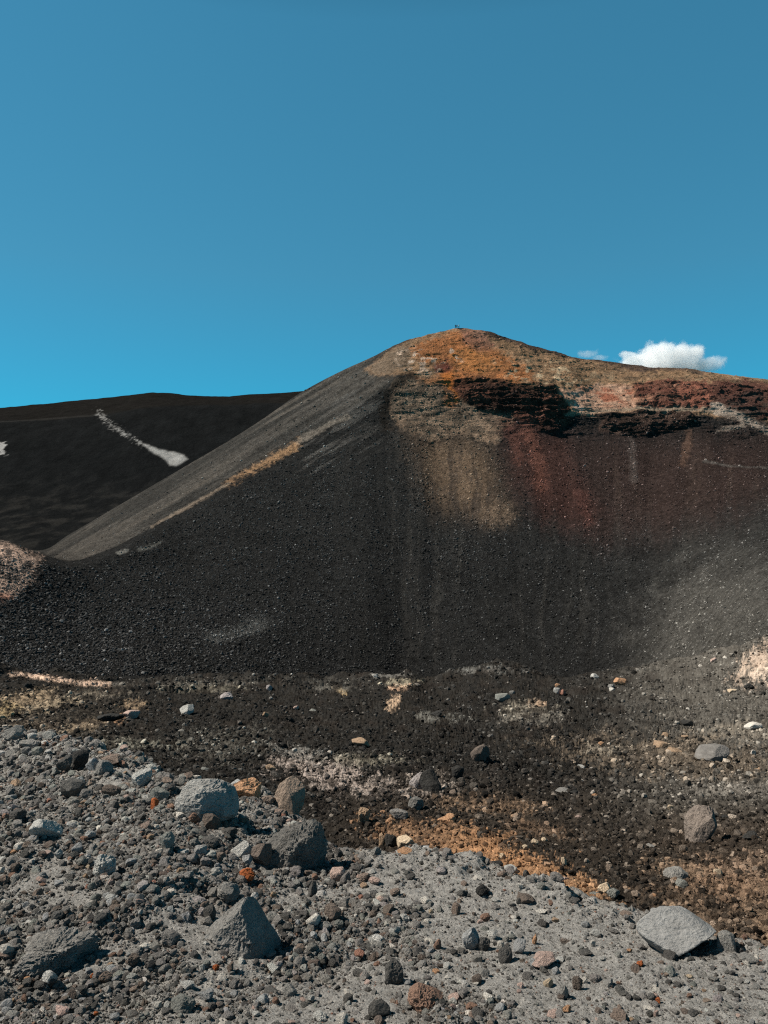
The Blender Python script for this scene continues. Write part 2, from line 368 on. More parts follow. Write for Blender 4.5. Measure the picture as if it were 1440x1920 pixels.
for cx, yc, dc, ys, ds, bd, by, cdy in zip(CXk, crest_y, crest_d, sky_y, sky_d, base_d, base_y, cliff_dy):
    kd = dc - (13 if cx > 720 else 11); ky = yc + cdy
    zb, zk = (CY - by) / F * bd, (CY - ky) / F * kd
    rows = [(bd - 22, zb - 7.0), (bd, zb)]
    for t in (0.34, 0.68):
        rows.append((bd + (kd - bd) * t, zb + (zk - zb) * t - 3.2 * 4 * t * (1 - t)))
    rows.append((kd, zk))
    zc, zs = (CY - yc) / F * dc, (CY - ys) / F * ds
    rows.append((dc, zc))
    rows.append((dc + (ds - dc) * 0.5, zc + (zs - zc) * 0.5 + (2.5 if 130 < cx else 0.0)))
    rows.append((ds, zs))
    rows.append((ds + 14, zs - 4.5)); rows.append((ds + 160, zs - 110))
    D.append([r[0] for r in rows]); Y.append([CY - F * r[1] / r[0] for r in rows])
H = Sheet('crater_hill', CXk, D, Y, columns(-40, 1481, 1.2, -1300, 2800, 50), [10, 110, 110, 90, 110, 90, 90, 10, 8])
X, Yp, U = H.PX.copy(), H.PY.copy(), H.u
x, y, z = (H.P[..., i].astype(np.float32) for i in range(3))
wob = fbm(x / 9, y / 9, z / 6, oct=4, seed=51)
# --- rock relief: strata in the crater wall, gullies in the scree, roughness on the summit
wall = sstep(3.75, 4.1, U + 0.10 * wob) * sstep(5.35, 5.0, U + 0.15 * wob) * sstep(690, 770, X)
ledge_a = polygon_sd(X + 9 * wob, Yp + 7 * wob, [(846, 716), (900, 710), (1000, 720), (1042, 728), (1064, 764), (1070, 790), (1045, 813), (1012, 808), (985, 795), (955, 776), (900, 772), (862, 750)])
ledge_b = polygon_sd(X + 9 * wob, Yp + 5 * wob, [(1118, 780), (1200, 772), (1292, 772), (1305, 792), (1270, 813), (1180, 819), (1125, 810)])
ledge_c = polygon_sd(X + 8 * wob, Yp + 6 * wob, [(730, 716), (765, 704), (800, 715), (840, 724), (862, 752), (905, 776), (950, 776), (950, 812), (930, 832), (905, 805), (880, 828), (850, 808), (800, 828), (752, 800), (726, 768)])
ledge_d = polygon_sd(X + 8 * wob, Yp + 6 * wob, [(1185, 722), (1250, 714), (1330, 720), (1440, 730), (1500, 740), (1500, 790), (1400, 788), (1325, 770), (1190, 768)])
strata = fbm(x / 16, y / 14, z / 1.7, oct=4, seed=55, ridged=True)
crack = fbm(x / 7, y / 7, z / 6, oct=4, seed=57, ridged=True)
blk = np.round(fbm(x / 11.0, y / 8.0, z / 2.8, oct=3, seed=56) * 5) / 5
blk2 = np.round(fbm(x / 5.5, y / 4.0, z / 1.3, oct=2, seed=54) * 4) / 4
bulge = (2.6 * sstep(-5, 26, ledge_a) + 1.7 * sstep(-4, 18, ledge_b) + 1.0 * sstep(-2, 22, ledge_c) + 1.5 * sstep(-2, 14, ledge_d))
rockm = np.clip(np.maximum.reduce([sstep(-6, 5, ledge_a), sstep(-6, 5, ledge_b), sstep(-6, 5, ledge_c), 0.8 * sstep(-6, 5, ledge_d), 0.45 * wall]), 0, 1)
upper = sstep(4.9, 5.3, U) * sstep(680, 780, X) * sstep(7.6, 7.0, U)
lc = sstep(-6, 6, ledge_c) * (1 - sstep(-6, 4, ledge_a))
relief = rockm * (1 - 0.68 * lc) * (1.5 * strata * (1 - 0.6 * lc) + 1.5 * crack + 1.9 * blk + 0.9 * blk2) + upper * (0.5 * fbm(x / 4, y / 3.5, z / 2.2, oct=3, seed=60, ridged=True) + 1.1 * fbm(x / 13, y / 9, z / 6, oct=5, seed=58, ridged=True) + 1.1 * fbm(x / 24, y / 18, z / 14, oct=3, seed=59))
scree = sstep(4.15, 3.6, U) * sstep(0.8, 1.4, U)
gul = fbm(X / 34, Yp / 420, oct=3, seed=61) * sstep(560, 760, X) * scree
relief = relief + 0.9 * gul * sstep(1.2, 2.4, U) + 0.22 * fbm(x / 3.2, y / 3.2, z / 3.2, oct=4, seed=63) * (0.35 + 0.65 * scree) + 0.5 * wob * sstep(2.2, 0.9, U)
lump = fbm(x / 1.6, y / 1.6, oct=4, seed=64, ridged=True) * 0.25 * sstep(190, 110, y) * sstep(5.2, 4.4, U)
H.P[..., 1] -= bulge + 0.75 * relief
H.P[..., 2] += 0.55 * relief + lump 
H.project()
albh = lambda r, g, b, k=1.5: alb(r, g, b, k * 0.80)
# --- what the hill is made of
Xr = X + 16 * fbm(X / 70, Yp / 90, oct=3, seed=70)
fall = fbm(Xr / 13, Yp / 190, oct=4, seed=71, gain=0.6)                   # streaks down the fall line
grit = fbm(x / 1.1, y / 1.1, z / 1.1, oct=3, seed=73, gain=0.7)
pat = fbm(x / 11, y / 11, z / 7, oct=5, seed=75, gain=0.6); pat2 = fbm(X / 5, Yp / 3.5, oct=4, seed=77, gain=0.7)
Xw, Yw = X + 10 * wob, Yp + 6 * wob
def poly(c, a, pts, soft=10, streak=0.0):
    yy = Yw + streak * fall
    H.mix(c, a * sstep(-soft * 0.5, soft * 0.5, polygon_sd(Xw, yy, pts) + 0.7 * soft * pat2))
def stroke(c, a, pts, wd, soft=0.8, streak=0.0, rg=0.8):
    d = line_d(X + 3 * wob, Yp + 3 * wob + streak * fall, pts) / wd
    H.mix(c, a * sstep(1 + soft, 1 - soft, d - rg * (pat + 1.3 * pat2)))
H.fill((0.0240, 0.0238, 0.0232))
H.mix((0.042, 0.040, 0.037), 0.65 * sstep(0.05, 0.6, fall) * scree * sstep(600, 740, X))
H.mix((0.052, 0.050, 0.047), 0.9 * sstep(1180, 1400, X + 60 * pat) * sstep(930, 1130, Yp + 40 * pat))
H.mix((0.098, 0.092, 0.082), 0.92 * sstep(1130, 1370, X + 60 * pat + 0.25 * (Yp - 1150)) * sstep(960, 1190, Yp + 50 * pat))
H.mix((0.024, 0.023, 0.022), 0.6 * sstep(500, 250, X) * sstep(1120, 1240, Yp))
# outer flank on the sunny side, with bands running down it
flank = sstep(4.82, 5.10, U + 0.05 * wob + 0.10 * fbm(X / 5, Yp / 3.5, oct=4, seed=77, gain=0.7)) * sstep(770, 690, X)
al = (X - 75) * 0.86 - (Yp - 1034) * 0.51; ac = (X - 75) * 0.51 + (Yp - 1034) * 0.86
bands = fbm(ac / 9, al / 260, oct=4, seed=81, gain=0.6)
H.mix((0.078, 0.071, 0.063), flank)
H.mix((0.042, 0.040, 0.037), flank * sstep(0.0, 0.5, bands + 0.35 * sstep(24, 6, ac)))
H.mix((0.115, 0.100, 0.085), flank * 0.8 * sstep(0.05, 0.6, -bands))
near_crest = sstep(120, 10, np.abs(Yp - np.interp(X, CXk, crest_y) - 12)) * sstep(520, 600, X) * sstep(750, 690, X)
H.mix((0.105, 0.098, 0.090), 0.8 * near_crest * sstep(0.10, 0.45, fbm(ac / 7, al / 90, oct=4, seed=83)))
H.mix((0.062, 0.060, 0.056), 0.7 * sstep(0.15, 0.5, fbm(ac / 12, al / 70, oct=4, seed=85)) * sstep(4.2, 4.7, U) * sstep(5.0, 4.9, U) * sstep(250, 330, X) * sstep(740, 690, X))
H.mix((0.34, 0.205, 0.115), 0.92 * sstep(-7, 7, polygon_sd(X, Yp, [(424, 909), (470, 880), (520, 851), (562, 826), (556, 842), (505, 868), (450, 896), (426, 911)]) + 7 * bands + 9 * pat2))
stroke((0.26, 0.20, 0.15), 0.55, [(430, 906), (385, 932), (340, 956), (285, 988)], 2.2)
stroke((0.20, 0.17, 0.14), 0.7, [(562, 828), (600, 806), (650, 780)], 5)
# summit: ochre, orange and tan ground
poly(albh(138, 110, 86), 1, [(686, 694), (722, 660), (780, 634), (860, 608), (905, 612), (950, 628), (1000, 650), (1090, 666), (1180, 680), (1300, 690), (1520, 700), (1520, 800), (1290, 776), (1060, 776), (1000, 735), (860, 718), (780, 706), (700, 702)], 9)
poly(albh(100, 88, 76), 0.9, [(690, 694), (722, 660), (775, 640), (770, 690), (740, 700), (700, 702)], 14)
poly(albh(150, 97, 62), 0.95, [(770, 655), (820, 634), (862, 620), (905, 640), (950, 668), (1000, 700), (1000, 724), (900, 716), (850, 745), (838, 778), (822, 776), (815, 715), (836, 690), (790, 676)], 16)
poly(albh(160, 108, 66), 0.7, [(845, 660), (905, 655), (950, 690), (900, 700), (860, 690)], 18)
poly(albh(95, 52, 48), 0.9, [(812, 684), (836, 676), (852, 692), (840, 700), (818, 700)], 10)
poly(albh(128, 92, 80), 0.7, [(862, 618), (910, 622), (930, 650), (900, 660), (870, 645)], 14)
wsp = sstep(0.12, 0.42, fbm(X / 11, Yp / 7, oct=4, seed=91, gain=0.6))
poly_m = lambda pts, soft: sstep(-soft, soft, polygon_sd(Xw, Yw, pts))
H.mix(albh(190, 168, 150), wsp * poly_m([(740, 660), (850, 655), (870, 690), (800, 700), (750, 692)], 10) * 0.9)
H.mix(albh(190, 165, 135), wsp * poly_m([(930, 680), (1070, 680), (1090, 722), (1000, 725), (950, 705)], 12) * 0.9)
H.mix(albh(150, 128, 104), wsp * poly_m([(1060, 690), (1440, 712), (1440, 740), (1180, 720), (1060, 722)], 10) * 0.8)
H.mix(albh(100, 84, 70), 0.8 * sstep(0.0, 0.4, pat) * poly_m([(1120, 680), (1500, 705), (1500, 740), (1300, 716), (1120, 716)], 8))
H.mix(albh(82, 66, 52), 0.35 * sstep(0.12, 0.5, crack) * upper)
stroke(albh(66, 55, 50), 0.92, [(918, 626), (960, 636), (1010, 653), (1060, 662), (1110, 670), (1180, 685), (1230, 691)], 8, 0.5)
stroke(albh(74, 62, 56), 0.7, [(1180, 690), (1260, 693), (1330, 698)], 5)
# crater wall
poly(albh(122, 103, 87), 1, [(734, 742), (760, 714), (830, 704), (850, 745), (900, 770), (962, 772), (955, 800), (925, 832), (860, 812), (800, 826), (745, 802), (726, 770)], 8, 8)
H.mix(albh(160, 146, 132), 0.9 * sstep(-0.05, 0.35, pat) * poly_m([(762, 728), (815, 716), (828, 750), (800, 762), (765, 752)], 8))
H.mix(albh(158, 96, 52), 0.95 * poly_m([(826, 700), (850, 700), (856, 740), (846, 764), (832, 760)], 6))
H.mix(albh(140, 92, 58), 0.7 * poly_m([(780, 712), (830, 704), (830, 720), (790, 724)], 6))
H.mix(albh(74, 66, 58), 0.8 * sstep(0.2, 0.55, crack) * sstep(-2, 4, ledge_c))
stroke(albh(40, 37, 34, 1.2), 0.9, [(722, 800), (718, 770), (728, 742), (748, 722), (772, 706)], 9)
poly(albh(160, 128, 108), 1, [(1040, 732), (1120, 723), (1188, 724), (1196, 770), (1090, 780), (1066, 762)], 8)
H.mix(albh(185, 160, 145), 0.8 * sstep(0.05, 0.4, pat) * poly_m([(1060, 735), (1180, 728), (1180, 765), (1080, 772)], 8))
H.mix(albh(140, 76, 56), 0.7 * sstep(0.0, 0.4, -pat) * poly_m([(1080, 728), (1190, 722), (1190, 768), (1120, 760)], 8))
poly(albh(116, 76, 63), 1, [(1186, 720), (1250, 713), (1324, 717), (1340, 745), (1328, 773), (1200, 770)], 8)
poly(albh(84, 58, 51), 0.95, [(1326, 722), (1400, 716), (1500, 726), (1500, 790), (1400, 780), (1335, 760)], 12)
poly(albh(60, 52, 48), 0.9, [(1335, 755), (1400, 735), (1440, 745), (1440, 790), (1400, 800), (1350, 785)], 12)
H.mix(albh(140, 106, 88), 0.7 * sstep(0.05, 0.4, -pat + 0.5 * pat2) * sstep(-4, 8, ledge_d) * sstep(1345, 1325, X))
H.mix(albh(74, 50, 44), 0.7 * sstep(0.05, 0.5, crack) * sstep(-2, 6, ledge_d))
H.mix(albh(52, 39, 34, 1.5), 0.95 * sstep(-6, 6, ledge_a + 6 * pat + 5 * pat2))
H.mix(albh(86, 58, 48, 1.5), 0.8 * sstep(-0.1, 0.35, pat + 0.4 * pat2) * sstep(-3, 3, ledge_a))
H.mix(albh(58, 47, 42, 1.5), 0.95 * sstep(-6, 6, ledge_b + 6 * pat + 5 * pat2))
H.mix(albh(80, 64, 56, 1.5), 0.8 * sstep(-0.05, 0.4, pat + 0.4 * pat2) * sstep(-3, 3, ledge_b))
stroke(albh(132, 118, 102), 0.8, [(1062, 778), (1120, 772), (1200, 768), (1300, 770), (1350, 772)], 3.2)
stroke(albh(150, 136, 124), 0.9, [(1335, 765), (1375, 778), (1402, 792), (1450, 812)], 6)
stroke(albh(150, 136, 124), 0.85, [(1345, 808), (1368, 803), (1392, 797)], 4.5)
# scree below the wall
scr = [(752, 802), (790, 815), (860, 820), (920, 834), (938, 880), (958, 930), (962, 982), (905, 1000), (860, 985), (815, 975), (795, 925), (775, 865)]
dith = 16 * pat2 + 12 * grit
m_s = sstep(-34, 48, polygon_sd(Xw, Yw + 20 * fall, scr) + dith)
H.mix(albh(88, 74, 62, 1.25), 0.9 * m_s * sstep(1040, 880, Yw + 2 * dith + 20 * fall))
H.mix(albh(120, 101, 84, 1.25), 0.75 * sstep(-34, 34, dith + polygon_sd(Xw, Yw + 16 * fall, [(815, 835), (880, 838), (905, 900), (890, 950), (830, 930)])) )
H.mix(albh(118, 100, 84, 1.25), 0.75 * sstep(-16, 20, dith + polygon_sd(Xw, Yw, [(890, 965), (925, 935), (955, 950), (960, 975), (920, 985)])))
H.mix(albh(56, 50, 46), 0.75 * sstep(0.0, 0.55, fall + 0.5 * pat2 + 0.4 * pat) * m_s * sstep(700, 760, X))
red = [(938, 786), (1000, 800), (1062, 816), (1092, 880), (1135, 955), (1110, 1000), (1060, 985), (1010, 960), (965, 900)]
m_r = sstep(-44, 36, polygon_sd(Xw, Yw + 20 * fall, red) + dith)
H.mix(albh(64, 46, 42, 1.3), 0.9 * m_r)
H.mix(albh(56, 45, 42, 1.3), 0.85 * sstep(-60, 50, dith + polygon_sd(Xw, Yw + 26 * fall, [(1060, 815), (1450, 815), (1450, 930), (1300, 985), (1120, 1010), (1080, 930)])) * (1 - m_r))
H.mix(albh(66, 55, 50, 1.2), 0.5 * sstep(0.15, 0.6, fall + 0.4 * pat2) * sstep(-30, 30, polygon_sd(Xw, Yw, [(1100, 830), (1440, 850), (1440, 940), (1110, 960)])))
stroke(albh(104, 70, 60, 1.3), 0.6, [(985, 800), (1000, 835), (1012, 880), (1016, 915)], 11, 0.7)
stroke(albh(92, 62, 54, 1.3), 0.45, [(950, 790), (968, 830), (972, 860)], 10, 0.7)
stroke(albh(88, 60, 54, 1.3), 0.45, [(1088, 930), (1097, 960), (1102, 972)], 10, 0.7)
stroke(albh(100, 78, 66, 1.3), 0.5, [(1292, 810), (1285, 845), (1280, 868)], 6, 0.8)
stroke(albh(86, 78, 74), 0.4, [(1185, 830), (1188, 900)], 6, 0.9)
stroke(albh(84, 80, 76), 0.6, [(1318, 866), (1370, 874), (1440, 880)], 2.2, 0.9)
stroke(albh(76, 75, 72), 0.5, [(1228, 1090), (1226, 1115)], 7, 0.9)
# rim on the near side and faint pale scatter
poly(albh(190, 162, 144), 0.85 , [(-200, 1000), (20, 1022), (70, 1048), (60, 1085), (20, 1118), (-200, 1130)], 22)
H.mix((0.04, 0.038, 0.036), 0.9 * sstep(-0.12, 0.18, fbm(X / 17, Yp / 8, oct=4, seed=95, gain=0.65)) * poly_m([(-200, 1000), (20, 1018), (80, 1045), (70, 1090), (20, 1125), (-200, 1140)], 20))
poly(albh(140, 96, 78), 0.45, [(-60, 1108), (18, 1112), (24, 1124), (-60, 1132)], 10)
stroke(albh(72, 72, 70), 0.75, [(400, 1196), (440, 1190), (492, 1172)], 12, 1.0)
stroke(albh(130, 128, 122), 0.5, [(222, 1037), (238, 1032)], 3.0, 0.7)
stroke(albh(110, 108, 102), 0.4, [(262, 1030), (300, 1018)], 3.0, 0.9)
rk = np.maximum(rockm, upper)
H.C *= (1 + ((0.40 - 0.22 * rk) * grit)[..., None] + ((0.30 * rockm + 0.12 * upper) * np.clip(strata, -1, 0.3))[..., None] + 0.20 * pat[..., None] + ((0.25 - 0.08 * rk) * pat2)[..., None]).clip(0.3, 2)

# ================================================================== FAR HILLS
DX = [-2600, -1200, -500, 0, 100, 180, 240, 285, 320, 360, 420, 470, 560, 700, 900, 1200]
top = [860, 830, 800, 767, 757, 749, 743, 738, 741, 746, 748, 743, 736, 730, 735, 760]
rim = [890, 860, 820, 790, 786, 778, 771, 766, 763, 762, 760, 758, 756, 752, 752, 780]
D, Y = [], []
for cx, t, r in zip(DX, top, rim):
    D.append([500, 640, 900, 1200, 1320, 1900, 2600]); Y.append([1120, 1040, 930, r, r - (r - t) * 0.25, t, t + 30])
G = Sheet('hills', DX, D, Y, columns(-40, 900, 2.5, -2600, 1200, 30), [14, 110, 130, 30, 40, 8])
x, y, z = (G.P[..., i].astype(np.float32) for i in range(3))
G.P[..., 2] += 4.0 * fbm(x / 120, y / 120, oct=4, seed=101) + 1.3 * fbm(x / 25, y / 40, oct=4, seed=102)
G.project()
X, Yp = G.PX, G.PY
gn = fbm(x / 14, y / 26, oct=5, seed=103, gain=0.65)
G.fill((0.0086, 0.0091, 0.0094))
G.mix((0.018, 0.0172, 0.016), 0.85 * sstep(0.0, 0.6, gn + 0.2) * sstep(880, 990, Yp + 30 * gn))
G.mix((0.011, 0.010, 0.009), 0.8 * sstep(2.9, 3.2, G.u))
st = line_d(X, Yp, [(185, 776), (205, 795), (238, 815), (270, 835), (300, 848)])
SNOW = (0.27, 0.262, 0.25)
G.mix(SNOW, 0.75 * sstep(-0.15, 0.60, fbm(X / 4, Yp / 2.2, oct=4, seed=105, gain=0.8) + 0.22 - st / (8 + 0.09 * (300 - X).clip(0, 120))))
G.mix(SNOW, 0.85 * sstep(-2, 3, 2 * gn + polygon_sd(X, Yp, [(258, 827), (300, 843), (325, 846), (345, 853), (352, 861), (331, 875), (318, 873), (309, 862), (290, 851)])))
G.mix((0.30, .29, .28), 0.8 * sstep(0.0, 0.3, gn + 0.45 - line_d(X, Yp, [(-200, 812), (2, 832), (6, 846)]) / 14))
for pts, c in (([(0, 791), (60, 788), (110, 784), (175, 779)], 0.06),):
    G.mix((0.4 * c, 0.38 * c, 0.36 * c), 0.6 * sstep(2.2, 0.8, line_d(X, Yp, pts) + 2 * gn))
G.C *= (1 + 0.35 * gn[..., None])

A_MAT = ground_mat('grey_ash', 22, 130, 0.75, 60, 0.03)
B_MAT = ground_mat('dark_slag', 3.5, 26, 0.7, 14, 0.08)
H_MAT = ground_mat('cinder_slope', 0.55, 2.0, 0.8, 1.3, 1.6)
G_MAT = ground_mat('far_cinder', 0.05, 0.3, 0.35, 0.12, 3.0)
for s, m in ((A, A_MAT), (B, B_MAT), (H, H_MAT), (G, G_MAT)): s.build(m)

# ================================================================== ROCKS AND STONES
import bmesh
PAL = {  # what each kind of stone is made of (albedo)
 'grey': (0.261, 0.248, 0.227), 'dark': (0.111, 0.105, 0.097), 'black': (0.046, 0.044, 0.041), 'blue': (0.352, 0.350, 0.342), 'pale': (0.475, 0.461, 0.425),
 'white': (0.628, 0.580, 0.511), 'green': (0.241, 0.242, 0.218), 'brown': (0.253, 0.194, 0.158), 'umber': (0.167, 0.134, 0.112), 'rust': (0.278, 0.174, 0.128), 'red': (0.396, 0.204, 0.149),
 'orange': (0.420, 0.128, 0.049), 'tan': (0.396, 0.275, 0.183), 'pink': (0.494, 0.360, 0.304), 'cream': (0.589, 0.462, 0.326), 'peach': (0.506, 0.293, 0.170), 'lilac': (0.352, 0.314, 0.300),
 'ash': (0.230, 0.214, 0.197), 'sand': (0.282, 0.218, 0.171)}
SAY = {'grey': 'grey', 'dark': 'dark grey', 'black': 'near-black', 'blue': 'blue-grey', 'pale': 'pale grey', 'white': 'whitish', 'green': 'greenish grey', 'brown': 'brown', 'umber': 'dark brown',
       'rust': 'rust-brown', 'red': 'dull red', 'orange': 'orange-red', 'tan': 'tan', 'pink': 'pinkish', 'cream': 'cream', 'peach': 'peach-orange', 'lilac': 'lilac-grey', 'ash': 'ash-grey', 'sand': 'sandy grey'}
STONE = stone_mat('stone'); GRAIN = stone_mat('grain', 'scol'); SMOOTH = stone_mat('smooth_stone', None, 0.35, 0.035)

_ico = {}
def ico(sub):
    if sub not in _ico:
        bm = bmesh.new(); bmesh.ops.create_icosphere(bm, subdivisions=sub, radius=1.0); bm.verts.ensure_lookup_table()
        v = np.array([q.co[:] for q in bm.verts]); f = np.array([[q.index for q in t.verts] for t in bm.faces]); bm.free()
        _ico[sub] = (v / np.linalg.norm(v, axis=1, keepdims=True), f)
    return _ico[sub]

def mesh_from(name, v, f, material, smooth=False):
    me = bpy.data.meshes.new(name); me.from_pydata(v.tolist(), [], f.tolist()); me.update()
    if smooth: me.polygons.foreach_set('use_smooth', np.ones(len(f), bool))
    me.materials.append(material); return me

def stone_verts(kind, seed, sub, planes=None, rough=None):
    """a unit stone: a ball cut by random planes (fracture faces), then roughened"""
    r = np.random.default_rng(seed); v, f = ico(sub)
    if planes is None:
        n_pl, lo, hi = {'round': (22, .80, .98), 'block': (11, .58, .95), 'slab': (12, .55, .95), 'peak': (9, .50, .95), 'rough': (16, .66, 1.0), 'clod': (20, .72, 1.0)}[kind]
        N = r.normal(size=(n_pl, 3)); N /= np.linalg.norm(N, axis=1, keepdims=True); Hh = r.uniform(lo, hi, n_pl)
    else:
        N = np.array([p[:3] for p in planes], float); N /= np.linalg.norm(N, axis=1, keepdims=True); Hh = np.array([p[3] for p in planes], float)
    dot = v @ N.T
    rad = np.where(dot > 1e-3, Hh / np.maximum(dot, 1e-3), 9.0)
    k = (26.0 if kind in ('peak', 'block') else 11.0) if planes is not None else 14.0 if kind in ('round', 'clod', 'rough') else 40.0
    rad = -np.log(np.exp(-k * np.minimum(rad, 3)).sum(1) + np.exp(-k * 1.25)) / k          # soft minimum keeps edges a little worn
    o = r.uniform(-50, 50, 3)
    a1, a2 = rough if rough else {'round': (.16, .09), 'block': (.05, .035), 'slab': (.05, .035), 'peak': (.06, .04), 'rough': (.22, .14), 'clod': (.20, .13)}[kind]
    p = v * 1.7 + o; q = v * 5.5 + o
    rad = rad * (1 + a1 * fbm(p[:, 0], p[:, 1], p[:, 2], 3, seed % 97) + a2 * fbm(q[:, 0], q[:, 1], q[:, 2], 4, seed % 89 + 3, 0.6, True))
    v = v * rad[:, None]
    for _ in range(0 if (planes is not None and kind == 'clod') else {'round': 16, 'rough': 12, 'clod': 14}.get(kind, 9) if sub > 2 else 5):     # chips and fracture faces knocked off the block
        nn = r.normal(size=3); nn /= np.linalg.norm(nn); q_ = v @ nn; top_ = q_.max()
        v = v - np.clip(q_ - top_ * r.uniform(0.74, 0.95), 0, None)[:, None] * nn * r.uniform(0.8, 1.0)
    if sub > 3:
        q = v * 9 + o; rn = v / np.linalg.norm(v, axis=1, keepdims=True)
        v = v + rn * (0.016 * fbm(q[:, 0], q[:, 1], q[:, 2], 4, seed % 61, 0.6))[:, None]
    lo, hi = v.min(0), v.max(0)
    return (v - (lo + hi) / 2) / ((hi - lo) / 2), f                                    # fills the unit box

LIB = {}
def lib(kind, i):
    if (kind, i) not in LIB:
        v, f = stone_verts(kind, 100 + 13 * i + 7 * len(kind) + ord(kind[1]), 4)
        LIB[kind, i] = mesh_from(kind + '_stone', v, f, STONE)
    return LIB[kind, i]

